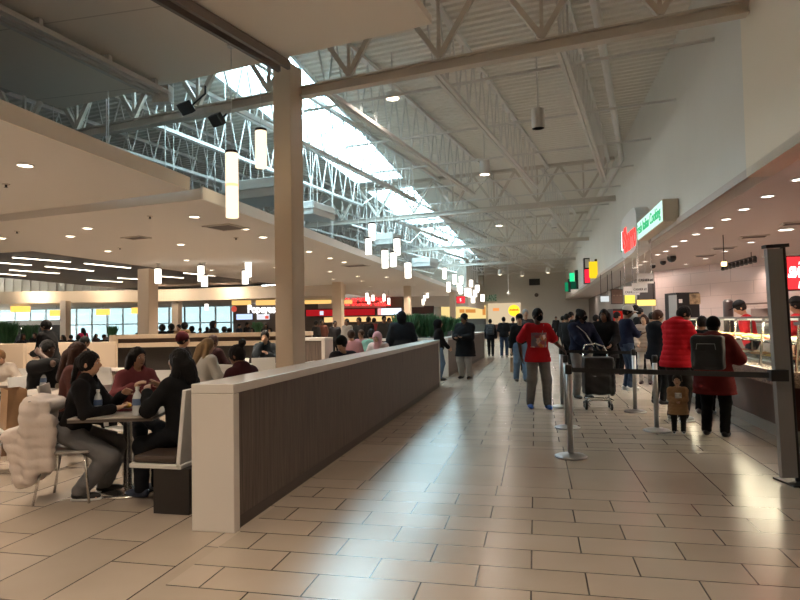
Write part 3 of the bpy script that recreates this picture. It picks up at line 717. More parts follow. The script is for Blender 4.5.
# round downlights
def downlight(name, loc, label, group, lens, r=.085, power=0, col=WARM, spread=2.0):
    key = (name, lens.name, r)
    if key not in DL:
        t = thing('downlight', label, 'downlight', loc, 0, group)
        obj('trim_ring', MB().torus((0, 0, -.004), r*1.15, .014, n=18, k=6), white_plastic, t, local=True, smooth=True)
        obj('lens', MB().lathe([(.001, -.006), (r, -.006), (r, 0)], n=18), lens, t, local=True); DL[key] = t
    else: t = dup(DL[key], loc, None, label, group)
    if power: light_area((loc[0], loc[1], loc[2]-.03), power, col, r*2, spread=spread)
    return t
DL = {}
SA = [(25, 165)]
for px, py in SA: downlight('a', atZ(px, py, ZC+.13), 'round downlight in the near ceiling slab, alone by its edge', None, lens_m, power=45)
for px, py in [(87.5, 228), (1.5, 238), (108, 251), (194.5, 216.5), (181, 244.3), (186.5, 260), (244.5, 228.7), (263, 237), (309, 251.5), (330, 271.5), (344, 262), (357.5, 276), (362, 281), (330, 258), (70, 236)]:
    downlight('a', atZ(px, py, ZC), 'small round recessed downlight in the long white dropped ceiling', 'downlights in the dropped ceiling', lens_m, power=40)
random.seed(3)
for X in (-6.2, -8.6, -11):
    for Y in (19, 25, 31, 37, 43):
        if Y > 19 or X < -8: downlight('a', Vector((X, Y, ZC)), 'small round recessed downlight in the long white dropped ceiling', 'downlights in the dropped ceiling', lens_m, power=40)
for px, py in [(767.5, 196), (744, 209), (726, 219), (709, 227.5), (696, 234), (684, 240.5), (674.5, 246), (666, 251), (657.5, 254.5), (645, 261.5), (640, 264.7), (635, 267.5), (751, 242), (766, 256.5), (725, 251), (705, 258.5), (686, 264), (799, 179), (622, 279), (613, 281), (786, 229.5)]:
    big = px == 786; p = atZ(px, py, ZS)
    downlight('b', p, 'larger bright downlight in the pinkish soffit before the black post' if big else 'small round downlight in the pinkish soffit over the food counters', None if big else 'downlights in the counter soffit', lens_w, .14 if big else .085, power=10 if big else 20, col=WARM2)
for Y in (26, 31, 37, 44, 52):
    for X in (3.5, 4.4): light_area((X, Y, ZS-.03), 22, WARM2, .2)
# off-view lamps of the near ceiling, over and behind the viewer
for x, y in ((-1.5, 1.5), (-5, -2), (-1.5, -3.5), (-6.5, 2.5), (1.2, -2)): downlight('c', Vector((x, y, Zp if x > -9 and x < -1 else ZR-.02)), 'round downlight over the viewer in the beige ceiling panel', 'downlights over the viewer', lens_m, .12, power=70)
for x, y in ((-6.3, 5.0), (-8.2, 5.5), (-6.3, 2.2), (-8.2, 2.2), (-10.5, 5), (-6.3, -1)): downlight('a', Vector((x, y, ZC+.13)), 'round downlight in the near slab over the seating', 'downlights in the near slab', lens_m, power=30)
# roof drum and can lamps; the far three added to brighten the end wall
for px, yt, yb, D, wpx, l, lit in [(392.5, 93, 99, 12.5, 14, 'round glowing ceiling lamp under the roof behind the first truss', 1), (484.5, 160, 175, 17.5, 10, 'white can light hanging from the roof in the middle of the joists', 1), (538, 109, 129, 11.5, 13, 'white cylindrical speaker can hanging under the roof beside the pipe', 0), (499, 221, 226, 27, 7, 'small white can light under the roof near the second truss', 1), (554, 220, 228, 24, 6, 'white can light hanging near the tall wall and the second truss', 0), (530, 233, 244, 36, 4, 'small white can hanging before the third truss', 0), (548, 268, 273, 45, 4, 'added far can light brightening the end wall, nearest the tall wall', 3), (500, 270, 275, 46, 4, 'added far can light brightening the end wall, beside the hanging speaker', 3), (522, 271.5, 276, 50, 4, 'added far can light brightening the end wall, above the grille', 3)]:
    c = W(px, (yt+yb)/2, D); h = (yb-yt)/600*D; r = wpx/1200*D
    t = thing('can_light', l, 'can light', (c.x, c.y, c.z-h/2))
    obj('housing', MB().lathe([(r*.93, .012), (r, 0), (r, h), (.02, h+.03)], n=18, close=False), steel_white, t, local=True, smooth=False)
    obj('lens', MB().lathe([(.001, .01), (r*.92, .01)], n=18), lens_m if lit else black_plastic, t, local=True)
    if lit: light_area((c.x, c.y, c.z-h/2-.03), 28*lit**1.2, WARM2, r*2)
    obj('hanging_stem', MB().tube((0, 0, h), (0, 0, ZR-(c.z-h/2)), .018, 6), steel_white, t, local=True)
# strip lights in the wooden ceiling
for a in [(57, 253, 112, 258.5), (13, 257.5, 70, 262), (-12, 261.8, 31, 265.2), (85, 263.5, 130, 268), (46, 266.5, 93, 271), (10, 270, 59, 273.5), (-8, 273, 25, 275.8), (126, 260, 169, 264.5), (118, 278, 142, 279.5), (87, 280, 122, 282), (150, 275.5, 183, 278), (184, 273, 216, 276), (221, 271, 243, 273)]:
    p, q = atZ(a[0], a[1], 3.655), atZ(a[2], a[3], 3.655)
    t = thing('strip_light', 'long slim strip light set in the dark wooden ceiling', 'strip light', p, 0, 'strip lights in the dark ceiling')
    obj('diffuser', MB().beam(p, q, .10, .02), strip_m, t); obj('housing', MB().beam(p+Vector((0, 0, .02)), q+Vector((0, 0, .02)), .14, .025), black_metal, t)
for x, y in ((-15, 16), (-19, 15), (-16, 22), (-20, 24), (-25, 17), (-15, 28)): light_area((x, y, 3.66), 45, WARM, 1.2)
# orange drum shades by the windows
for px, py, w in [(20.5, 309, 17), (56.5, 313, 12), (103, 312, 12.5), (139, 310.5, 14)]:
    c = W(px, py, 40); t = thing('drum_shade', 'orange rectangular lamp shade hanging before the far windows, number %d' % 1, 'lamp shade', c)
    t['label'] = {20.5: 'widest orange lamp shade, above the dark kiosk in front of the windows', 56.5: 'orange lamp shade partly hidden by the slim column before the windows', 103: 'orange lamp shade hanging before the windows, above the pink-clad person', 139: 'orange lamp shade beside the beige column and wooden ceiling'}[px]
    obj('shade', MB().lathe([(w/1200*40, -.19), (w/1200*40, .19)], n=20), emis('orange_shade', (1, .52, .10), 1.3), t, local=True)
    obj('cord', MB().tube((0, 0, .19), (0, 0, 2.99-c.z), .01, 5), black_plastic, t, local=True)
# air vents and small ceiling fittings
def vent(px, py, z, label, sx=.6, sy=.6, g=None):
    p = atZ(px, py, z); t = thing('air_vent', label, 'air vent', p, -AX, g); fr_ = MB()
    for s_ in (-1, 1): fr_.box((s_*sx/2, 0, -.01), (.05, sy+.05, .02)).box((0, s_*sy/2, -.01), (sx+.05, .05, .02))
    obj('frame', fr_, steel_beige, t, local=True)
    m = MB()
    for i in range(7): m.box((0, (i-3)*sy/7.5, -.012), (sx, sy/14, .012))
    obj('slats', m, mat('vent_slat', (.16, .14, .13), .6), t, local=True); obj('backing', MB().box((0, 0, -.003), (sx, sy, .004)), black_metal, t, local=True)
vent(226, 227, ZC, 'square dark air vent in the dropped ceiling beside the tall column')
vent(136, 237.5, ZC, 'small grey air vent in the dropped ceiling before the wooden field', .5, .3)
vent(356, 265.5, ZC, 'dark air vent in the dropped ceiling past the tall column', .8, .5)
for px, py, l in [(754, 236.5, 'black air vent in the pinkish soffit nearest the black post'), (705, 255.5, 'black air vent in the pinkish soffit between the two rows of downlights'), (724, 248, 'narrow black air vent in the soffit beside the track lights'), (798, 223, 'black air vent in the soffit at the edge of the frame, past the post')]: vent(px, py, ZS, l, .55, .4)
for px, py in [(150, 216), (120, 247.5), (17, 231), (236, 237.5), (6, 184)]:
    z = ZC if py > 190 else ZC+.13
    t = thing('ceiling_sprinkler', 'tiny dark sprinkler head poking from the white dropped ceiling', 'sprinkler', atZ(px, py, z), 0, 'sprinklers in the dropped ceiling')
    obj('rose', MB().lathe([(.05, -.012), (.055, 0)], n=10), steel_beige, t, local=True); obj('nozzle', MB().lathe([(.03, -.05), (.015, -.045), (.015, 0)], n=8), black_metal, t, local=True)
for px, py, r in [(671.5, 258, .14), (663, 262.5, .10), (653, 266.5, .09)]:
    t = thing('dome_camera', {671.5: 'black dome camera under the soffit, largest of the three', 663: 'black dome camera in the middle of the three under the soffit', 653: 'black dome camera farthest along the soffit of the three'}[px], 'camera', atZ(px, py-3, ZS))
    obj('dome', MB().ball((0, 0, -.09), r, 12), black_plastic, t, local=True, smooth=True); obj('mount', MB().lathe([(r*.9, -.09), (r*.9, 0)], n=12), white_plastic, t, local=True)
# flood lamps on an arm under the first truss
for px, py, D, l in [(186, 108, 10.9, 'black square flood lamp hanging under the ceiling panel'), (217, 120, 11.2, 'black flood lamp mounted on an arm beside the pendants')]:
    c = W(px, py, D); t = thing('flood_lamp', l, 'flood lamp', c, -.4)
    M = Matrix.Rotation(.7, 3, 'X'); obj('housing', MB().box((0, 0, 0), (.3, .1, .22), M), black_metal, t, local=True, bevel=.01)
    obj('lens', MB().box(M @ Vector((0, -.055, 0)), (.26, .01, .18), M), mat('lamp_lens', (.06, .06, .06), .2), t, local=True)
    obj('mounting_arm', MB().tube((0, .05, .0), (.1, .35, .35), .018).tube((.1, .35, .35), (.1, .35, .5), .018), black_metal, t, local=True)
# rods hanging the dropped ceiling, and ducts lying over it
random.seed(11)
for i in range(30):
    x, y = -5.4-random.random()*5, 9.6+i*.62
    tag(obj('hanger_rod', MB().tube((x, y, ZC+.15), (x, y, ZR), .012, 5), steel_white), 'thin hanger rod holding the dropped ceiling from the roof', 'rod', 'hanger rods over the dropped ceiling')
for px, py, D, sz, l in [(312, 212, 16.5, (.8, 1.2, .36), 'pale boxy duct over the dropped ceiling just past the tall column'), (388, 240, 24, (.8, .9, .45), 'pale boxy duct over the dropped ceiling behind the first pendants'), (425, 263, 34, (1.1, 1.4, .5), 'pale boxy duct over the dropped ceiling near the far pendants'), (263, 193, 13.5, (1.5, 1.0, .42), 'long pale duct over the dropped ceiling behind the short pendant')]:
    p = W(px, py, D); t = thing('duct_box', l, 'duct', (p.x, p.y, p.z-sz[2]/2), -AX)
    obj('casing', MB().bb((-sz[0]/2, -sz[1]/2, 0), (sz[0]/2, sz[1]/2, sz[2])), steel_white, t, local=True, bevel=.02)
    obj('flange', MB().bb((-sz[0]/2-.03, -sz[1]/2-.03, sz[2]*.45), (sz[0]/2+.03, sz[1]/2+.03, sz[2]*.52)), steel_white, t, local=True)
    for sx in (-1, 1):
        for sy in (-1, 1): obj('hanger_rod', MB().tube((sx*sz[0]*.45, sy*sz[1]*.45, sz[2]), (sx*sz[0]*.45, sy*sz[1]*.45, ZR-(p.z-sz[2]/2)), .012, 5), steel_white, t, local=True)
    pass

# ------------------------------------------------------------------ signs
red_l = emis('neon_red', (1, .03, .03), 2.6); white_l = emis('sign_white', (1, 1, 1), 1.6)
XS = 2.62
pn, pf = atX(662, 210, XS), atX(636, 230, XS)
zt_, zb_ = atX(662, 199, XS).z, atX(662, 222, XS).z
t = thing('light_box_sign', 'long white lit sign with green script on the tall wall above the soffit', 'sign', (XR, pn.y, zb_))
obj('cabinet', MB().bb((XS+.012, pn.y, zb_), (XR-.005, pf.y, zt_)), mat('cabinet_tan', (.58, .50, .38), .6), t)
obj('face', MB().bb((XS, pn.y+.02, zb_+.02), (XS+.012, pf.y-.02, zt_-.02)), emis('sign_face_mint', (.60, .98, .80), .95), t)
text('Fresh Italian Cooking', .36, emis('sign_green', (.05, .50, .20), .9), (XS-.004, pf.y-.12, zb_+.14), (0, -1, 0), (0, 0, 1), t, width=pf.y-pn.y-.3)
q0, q1 = atX(637.5, 230, XS), atX(621.5, 230, XS); za, zc = atX(621, 258, XS).z, atX(639, 208, XS).z
t = thing('oval_sign', 'white rounded sign with red letters and a green stripe beside the lit sign', 'sign', (XR, q0.y, za))
ym, hy, zm, hz = (q0.y+q1.y)/2, (q1.y-q0.y)/2, zb_+.36, .60
mb = MB(); n = 28; pts = [(ym+math.copysign(abs(math.cos(2*PI*i/n))**.4, math.cos(2*PI*i/n))*hy, zm+math.copysign(abs(math.sin(2*PI*i/n))**.6, math.sin(2*PI*i/n))*hz) for i in range(n)]
mb.add([(XS-.02, y, z) for y, z in pts]+[(XR-.01, y, z) for y, z in pts], [tuple(range(n)), tuple(range(2*n-1, n-1, -1))]+[(i, n+i, n+(i+1) % n, (i+1) % n) for i in range(n)])
obj('plate', mb, mat('sign_plate', (.72, .72, .70), .4), t)
text('Sbarro', 1.0, emis('sign_red', (1, .06, .05), 1.5), (XS-.03, ym+hy*.55, zb_-.08), (0, -1, 0), (0, 0, 1), t, width=hy*1.45, bold=.02)
for i, m in enumerate((emis('stripe_green', (.03, .30, .10), .5), white_l, emis('stripe_red', (.9, .05, .04), 1))):
    obj('stripe', MB().box((XS-.035, ym+hy*(.9-.11*i), zm-.05), (.02, hy*.1, .62-.06*i)), m, t)
def blade(label, px0, px1, y0, y1, parts, xs=2.35):
    f0 = atX(px1, (y0+y1)/2, xs); f1 = atX(px0, (y0+y1)/2, xs); z1, z0 = atX((px0+px1)/2, y0, xs).z, atX((px0+px1)/2, y1, xs).z
    t = thing('wall_sign', label, 'sign', (XR, f0.y, z0)); L = f1.y-f0.y; Hh = z1-z0
    obj('box', MB().bb((xs+.02, f0.y, z0), (XR-.01, f1.y, z1)), black_metal, t)
    for (u0, u1, v0, v1, m) in parts: obj('sign_panel', MB().bb((xs-.005, f0.y+L*u0, z0+Hh*v0), (xs+.02, f0.y+L*u1, z0+Hh*v1)), m, t)
    return t, f0, f1, z0, z1
def sgn(label, px, ytop, ybot, wid, hgt_parts, X=XR):
    """sign standing out from the wall, seen end-on: panels are (across, up) fractions in the x-z plane"""
    p = atX(px, (ytop+ybot)/2, X); D = p.dot(FH); h = (ybot-ytop)/600*D; t = thing('projecting_sign', label, 'sign', (X, p.y, p.z-h/2))
    for (u0, u1, v0, v1, m, th, nm) in hgt_parts: obj(nm, MB().bb((X-wid*u1, p.y-th/2, p.z-h/2+h*v0), (X-wid*u0, p.y+th/2, p.z-h/2+h*v1)), m, t)
    return t, p, h
yel = emis('sign_yellow', (1, .62, .02), .9); blk = black_plastic
t, p, h = sgn('black, red and yellow projecting sign on the tall wall past the long lit sign', 597, 258, 283.5, .62, [(.55, 1, .0, 1, blk, .5, 'black_box'), (.58, .95, .03, .55, emis('sign_red2', (1, .02, .05), 1.1), .52, 'red_panel'), (.0, .62, .22, .85, yel, .62, 'yellow_panel'), (.62, .9, .62, .95, mat('sign_cream', (.6, .6, .58), .5), .52, 'pale_panel'), (-.05, .15, .3, .95, blk, .3, 'bracket')])
t, p, h = sgn('green lit projecting sign with black frame, behind the red and yellow sign', 579, 270, 289, .6, [(.1, .45, .0, 1, blk, .3, 'black_box'), (.5, 1, .42, .85, emis('sign_green3', (.02, .75, .28), 1.0), .4, 'green_panel'), (.35, .9, .0, .4, emis('sign_green4', (.01, .10, .05), .5), .4, 'lower_panel')])
t, p, h = sgn('small dark green sign on the tall wall, farthest of the projecting signs', 572, 279, 292, .55, [(.2, .6, .0, 1, blk, .3, 'black_box'), (.55, 1, .05, .75, emis('sign_green5', (.01, .28, .12), .7), .35, 'green_panel')])
# hanging cashier signs
paper = mat('sign_paper', (.85, .84, .82), .6); ink = mat('ink', (.04, .04, .05), .6)
for px0, px1, y0, y1, D, no in [(637, 653.5, 273.5, 283.5, 14.5, '1'), (632, 647.5, 283, 292.5, 17.0, '2'), (623.5, 639.5, 286.5, 295, 18.5, '3')]:
    a, b = W(px0, (y0+y1)/2, D), W(px1, (y0+y1)/2, D); h = (y1-y0)/600*D; r = (b-a); r.z = 0; L = r.length; r.normalize(); nn = Vector((r.y, -r.x, 0)); c = (a+b)/2; z = c.z
    t = thing('hanging_sign', {'1': 'white cashier sign hanging nearest under the soffit', '2': 'white cashier sign hanging in the middle of the three', '3': 'white cashier sign hanging farthest, in front of the yellow menu'}[no], 'sign', (c.x, c.y, z-h/2))
    obj('board', MB().beam((a.x, a.y, z), (b.x, b.y, z), .02, h), paper, t)
    text('PAY HERE' if False else 'CASHIER #'+no, h*.36, ink, a+Vector((0, 0, -h*.28))+r*L*.08+nn*.014+Vector((0, 0, z-a.z)), r, (0, 0, 1), t, width=L*.84)
    for e in (a+r*L*.1, b-r*L*.1): obj('chain', MB().tube((e.x, e.y, z+h/2), (e.x, e.y, ZS), .008, 5), chrome, t)
def board(name, label, px0, px1, y0, y1, D, m, cat='sign', fm=None, th=.06, depth=.0, yaw=None):
    a, b = W(px0, (y0+y1)/2, D), W(px1, (y0+y1)/2, D+depth); z = (a.z+b.z)/2; h = (y1-y0)/600*(D+depth/2)
    t = thing(name, label, cat, ((a.x+b.x)/2, (a.y+b.y)/2, z-h/2)); r = (b-a); r.z = 0; L = r.length; r.normalize(); nn = Vector((r.y, -r.x, 0))
    obj('case', MB().beam((a.x, a.y, z), (b.x, b.y, z), th, h), fm or black_metal, t)
    if 10 < D < 30 and y1 < 310:
        for e in (a+(b-a)*.12, a+(b-a)*.88): obj('hanger', MB().tube((e.x, e.y, z+h/2), (e.x, e.y, ZS), .015, 5), black_metal, t)
    elif D > 30: obj('wall_mount', MB().beam(Vector((a.x, a.y, z))+(b-a)*.4-nn*(th/2+.03), Vector((b.x, b.y, z))-(b-a)*.4-nn*(th/2+.03), .06, .06), black_metal, t)
    f = nn*(th/2+.004); obj('face', MB().beam(Vector((a.x, a.y, z))+f+r*L*.03, Vector((b.x, b.y, z))+f-r*L*.03, .008, h*.92), m, t)
    return t, Vector((a.x, a.y, z))+f*1.3, r, L, h
t, o, r, L, h = board('menu_board', 'brown menu board hanging at the stall behind the crowd, beside the yellow menu', 611, 622.5, 289, 304, 24, mat('menu_brown', (.20, .13, .10), .5))
text('MENU' if False else '= = =', h*.2, mat('menu_ink', (.5, .4, .3), .5), o+r*L*.15, r, (0, 0, 1), t, width=L*.7)
board('menu_board', 'bright yellow menu panel behind the white cap of the man in navy', 624, 635, 290, 304, 23, emis('menu_yellow', (1, .80, .12), .9))
board('menu_board', 'white lit menu panel beside the brown menu board', 600, 609, 296, 302, 26, emis('menu_white', (.8, .85, .85), .7))
board('menu_board', 'grey slatted menu panel behind the cashier signs', 637, 655, 282, 300, 24.5, mat('menu_grey', (.16, .15, .15), .6))
board('shelf_light', 'warm lit shelf strip under the grey menu panel', 636, 656, 299.5, 306, 24, emis('shelf_glow', (1, .62, .18), 1.3), cat='shelf')
board('fridge', 'red drinks fridge at the stall behind the navy-shirted man', 611, 621, 309, 363.4, 20, emis('fridge_red', (.8, .03, .02), .35), cat='fridge', th=.5)
t, o, r, L, h = board('lit_sign', 'red lit menu sign behind the black post at the edge of the frame', 785, 822, 255.5, 290.5, 8.6, emis('menu_red', (1, .025, .03), 1.7))
text('SBARRO', h*.44, white_l, o+r*L*.02+Vector((0, 0, -h*.12)), r, Vector((0, 0, 1))+r*.22, t, width=L*.68, bold=.006)
text('LA', h*.3, white_l, o+r*L*.27+Vector((0, 0, -h*.44)), r, Vector((0, 0, 1))+r*.22, t, width=L*.3)
text('NEW', h*.12, white_l, o+r*L*.32+Vector((0, 0, h*.24)), r, Vector((0, 0, 1))+r*.22, t, width=L*.18)
light_area(o+Vector((-.4, -.6, .2)), 2.5, (1, .15, .12), .8, (-.3, -1, 0))
# far signs
bn = Vector((0, -1, 0))
t = thing('letter_sign', 'white letters with a round red emblem over the far stall beside the tall column', 'sign', W(250, 305, 46.3))
o = W(247.5, 312.6, 46.3); r = (s1-s0).normalized()
text('Popeyes', .84, white_l, o, r, (0, 0, 1), t, width=(W(276, 311, 46.3)-o).length, bold=.035)
obj('emblem', MB().ball(W(234, 309, 46.3), .24, 14, (1, .3, 1)), emis('emblem_red', (.55, .08, .05), .8), t, smooth=True)
for px0, px1, l in ((236, 253, 'pale blue menu screen pair under the white letters'), (256.5, 270, 'menu screen with red food picture under the white letters')):
    t, o, r, L, h = board('menu_screen', l, px0, px1, 313.8, 319.8, 46.2, emis('screen_blue', (.50, .62, 1), 1.1) if px0 < 250 else emis('screen_pale', (.75, .75, .8), .9), cat='screen')
    if px0 > 250: obj('picture', MB().box(o+r*L*.72+Vector((0, 0, -h*.1)), (L*.4, .02, h*.5)), emis('picture_red', (.8, .10, .06), .8), t)
for px0, px1, l in ((232.5, 250.5, 'first orange lit band over the far stall sign'), (256.5, 283, 'second orange lit band over the far stall sign'), (304, 331, 'orange lit band just past the tall column'), (333, 352, 'short orange lit band ahead of the red neon sign')):
    board('light_band', l, px0, px1, 300.2, 305 if px0 < 300 else 303.8, 40, emis('orange_band', (1, .58, .18), .85), cat='light band', th=.4, fm=emis('orange_band', (1, .58, .18), .85))
t, o, r, L, h = board('red_fascia', 'wide red stall fascia below the red neon sign', 304, 377, 309, 316, 45.2, emis('fascia_red', (.55, .015, .02), .55))
obj('emblem', MB().box(o+r*L*.245+Vector((0, -.04, -.02)), (.28, .04, .3)), emis('emblem_white', (.7, .75, .9), .9), t)
t, o, r, L, h = board('menu_screen', 'bright pale blue menu screen at the end of the red fascia', 377.5, 402, 308, 315, 45, emis('screen_pale2', (.72, .82, 1), 1.4), cat='screen')
obj('picture', MB().box(o+r*L*.08, (L*.16, .03, h*.9)), emis('picture_pink', (1, .35, .35), 1), t)
board('dark_menu', 'dark maroon menu panel past the pale blue screen', 408.5, 434, 306, 314, 46, mat('menu_maroon', (.05, .015, .015), .5))
t = thing('neon_sign', 'long red neon sign on the grey bulkhead behind the teardrop lamps', 'sign', W(367, 303, 44.6))
o = W(344, 305.6, 44.6); text('CHICKEN GRILL', .8, red_l, o, (b1-b0), (0, 0, 1), t, width=(W(390.5, 303, 44.6)-o).length, bold=.012)
obj('backing', MB().beam(W(343, 302.8, 44.75), W(391, 301.8, 44.75), .05, .10), mat('neon_back', (.2, .02, .02), .5), t)
board('stall_counter_light', 'warm lit kitchen strip of the far stall under the red fascia', 322, 397, 316.5, 322, 45.0, emis('kitchen_glow', (1, .60, .25), .9), cat='light band')
t, o, r, L, h = board('lit_sign', 'small square red lit sign on the bulkhead before the green letters', 456.5, 465, 296.5, 303.3, 42.5, emis('box_red', (1, .02, .03), 1.8)); text('S', h*.6, white_l, o+r*L*.35+Vector((0, 0, -h*.2)), r, (0, 0, 1), t)
t = thing('letter_sign', 'green letters on the beige end wall behind the far pendants', 'sign', (-6, 59.9, 4))
o = atY(468, 301.5, 59.85); text('SALAD Y LANE', .9, emis('letters_green', (.03, .16, .09), .5), o, (1, 0, 0), (0, 0, 1), t, width=(atY(496.5, 301.5, 59.85)-o).length)
g0, g1 = atY(436, 306.5, 59.8), atY(486, 318.5, 59.8)
t = thing('food_stall', 'yellow-lit stall opening in the end wall under the green letters', 'stall', (g0.x, 59.8, 0))
obj('back_panel', MB().bb((g0.x, 59.7, g1.z), (g1.x, 59.9, g0.z)), emis('stall_yellow', (1, .74, .30), .75), t)
obj('counter', MB().bb((g0.x, 59.0, 0), (g1.x, 59.6, 1.1)), mat('stall_counter', (.10, .09, .07), .5), t)
obj('dark_band', MB().bb((g0.x, 59.55, 1.1), (g1.x, 59.68, g1.z)), mat('stall_dark', (.09, .07, .055), .6), t)
for px in (462, 468, 473, 484): obj('food_picture', MB().box(atY(px, 311, 59.68), (.5 if px < 480 else .3, .03, .35 if px < 480 else .8)), emis('picture_orange', (.9, .35, .08), .6), t)
h0, h1 = atY(488, 303.5, 59.8), atY(521, 322, 59.8)
t = thing('food_stall', 'cream-lit stall opening with the yellow disc in the end wall', 'stall', (h0.x, 59.8, 0))
obj('back_panel', MB().bb((h0.x, 59.7, 0), (h1.x, 59.9, h0.z)), emis('stall_cream', (1, .78, .50), .55), t)
obj('counter', MB().bb((h0.x, 59.0, 0), (h1.x-1.2, 59.6, 1.1)), mat('stall_counter2', (.16, .07, .05), .5), t)
obj('sign_patch', MB().box(atY(496, 309.5, 59.66), (.6, .04, .28)), emis('picture_orange2', (1, .35, .10), .8), t)
c = atY(514, 310.5, 59.5); M = Matrix.Rotation(PI/2, 3, 'X'); v = MB().lathe([(.56, -.06), (.56, .06)], n=28); v.v = [tuple(M @ Vector(p)+c) for p in v.v]
t = thing('disc_sign', 'round yellow disc sign on the end wall with orange lettering', 'sign', c); obj('disc', v, emis('disc_yellow', (1, .62, .03), 1.3), t)
obj('scrawl', MB().path([c+Vector((-.42+.07*i, -.09, (.13 if i % 2 else -.06)+.02*(i % 3))) for i in range(13)], .035, 6), emis('disc_orange', (.9, .16, .02), .8), t)
t = thing('wall_grille', 'dark rectangular grille high on the beige end wall', 'grille', atY(534.5, 282, 59.9)); a, b = atY(529, 279, 59.9), atY(540, 285, 59.9); m = MB()
obj('backing', MB().bb((a.x, 59.85, b.z), (b.x, 59.98, a.z)), black_metal, t)
for i in range(6): m.bb((a.x, 59.8, b.z+(a.z-b.z)*(i+.2)/6), (b.x, 59.86, b.z+(a.z-b.z)*(i+.5)/6))
obj('slats', m, mat('grille_slat', (.06, .06, .06), .5), t)
t = thing('horn_speaker', 'small dark speaker on the end wall below the grille', 'speaker', atY(536.5, 294, 59.8)); obj('wall_mount', MB().box(atY(536.5, 294, 59.93), (.12, .12, .12)), black_metal, t); obj('horn', MB().tube(atY(536.5, 294, 59.95), atY(536.5, 295, 59.6), .1, 10, .2), mat('horn', (.08, .06, .05), .5), t)
t = thing('hanging_speaker', 'small round speaker on a long white rod before the end wall', 'speaker', W(508.5, 294, 48)); c = W(508.5, 293.5, 48)
obj('rod', MB().tube(c, (c.x, c.y, ZR), .03, 6), steel_white, t); obj('globe', MB().ball(c, .16, 10), steel_white, t, smooth=True)
# ------------------------------------------------------------------ partitions
def partition(label, a, b, t_, h, capw=None, post=.09, both=True):
    a, b = Vector((a[0], a[1], 0)), Vector((b[0], b[1], 0)); d = (b-a).normalized(); th = thing('partition', label, 'partition', a)
    obj('wood_panel', MB().wall(a+d*post, b-d*post, .0, h-.07, t_-.04), wood, th)
    obj('cap', MB().wall(a, b, h-.07, h, t_), solid_white, th, bevel=.006)
    obj('end_post', MB().wall(a, a+d*post, 0, h-.071, t_), solid_white, th, bevel=.006)
    obj('end_post', MB().wall(b-d*post, b, 0, h-.071, t_), solid_white, th, bevel=.006)
    obj('toe_kick', MB().wall(a+d*post, b-d*post, 0, .09, t_-.06 if False else t_-.036), mat('toe_brown', (.06, .045, .036), .5), th)
    return th
PX0, PX1 = -2.49, -2.15
partition('long wood-panelled partition with white cap and end post beside the concourse', ((PX0+PX1)/2, 4.0), ((PX0+PX1)/2-.02, 13.8), PX1-PX0, 1.07)
pA, pB = FL(448.5, 377), FL(485, 357.5)
partition('second wood-panelled partition beyond the first, behind the man in the black coat', (pA.x-.15, pA.y), (pB.x-.15, pB.y), .3, 1.05)
partition('white-capped cross partition with planters behind the hooded woman in jeans', (pA.x-2.4, pA.y+.16), (pA.x-.32, pA.y+.16), .3, 1.05)
qa, qb = W(299, 350, 13.3), W(329, 350, 12.9)
partition('short dark partition with pale end post just past the tall column', (qa.x, qa.y), (qb.x, qb.y), .3, 1.2)
# wide low divider by the column, and pale booth backs
a, b = W(120, 340, 17), W(312, 340, 17); t = thing('low_divider', 'wide low beige divider with shelf slot in front of the column under the ceiling', 'divider', (a.x, a.y, 0))
obj('top_cap', MB().wall(a, b, 1.17, 1.28, .5), beige_lam, t); obj('slot', MB().wall(a, b, 1.05, 1.17, .3), mat('slot_brown', (.09, .05, .035), .5), t)
obj('lower_cap', MB().wall(a+Vector((0, -.1, 0)), b+Vector((0, -.1, 0)), .93, 1.05, .62), beige_lam, t); obj('panel', MB().wall(a, b, 0, .93, .4), dark_base, t)
obj('end_panel', MB().box((a.x, a.y-.05, .64), (.1, .66, 1.28)), beige_lam, t)
for px0, px1, D, h, l in [(-60, 25, 13.2, 1.18, 'pale beige booth back behind the child with light hair'), (27.5, 78, 13.6, 1.18, 'pale beige booth back behind the standing man in black'), (80, 117, 14.2, 1.16, 'pale beige booth back behind the dark-haired seated person')]:
    a, b = W(px0, 340, D), W(px1, 340, D); t = thing('booth', l, 'booth', (a.x, a.y, 0)); obj('back_panel', MB().wall(a, b, .12, h, .1), beige_lam, t, bevel=.01); obj('plinth', MB().wall(a, b, 0, .12, .08), dark_base, t)
    n = Vector((.2, -.45, 0)); obj('seat', MB().beam((a.x+.1, a.y-.28, .43), (b.x+.1, b.y-.28, .43), .45, .07), brown_vinyl, t, bevel=.015)
# ------------------------------------------------------------------ bench along the partition
t = thing('bench', 'long white-framed bench with brown cushions set against the partition', 'bench', (-2.95, 4.3, 0))
by0, by1 = 4.32, 10.5
obj('base', MB().bb((-3.03, by0, 0), (-2.71, by1, .36)), dark_base, t)
obj('seat_shell', MB().bb((-3.24, by0-.02, .36), (-2.77, by1, .395)), white_plastic, t, bevel=.006)
mb = MB(); mb.beam((-2.66, by0-.02, .66), (-2.66, by1, .66), .035, .58)
M = Matrix.Rotation(.10, 3, 'Y'); mb = MB().box((-2.77, (by0+by1)/2-.01, .68), (.035, by1-by0+.02, .62), M); obj('backrest', mb, white_plastic, t, bevel=.006)
obj('cushion', MB().bb((-3.22, by0, .396), (-2.83, by1, .455)), brown_vinyl, t, bevel=.02)
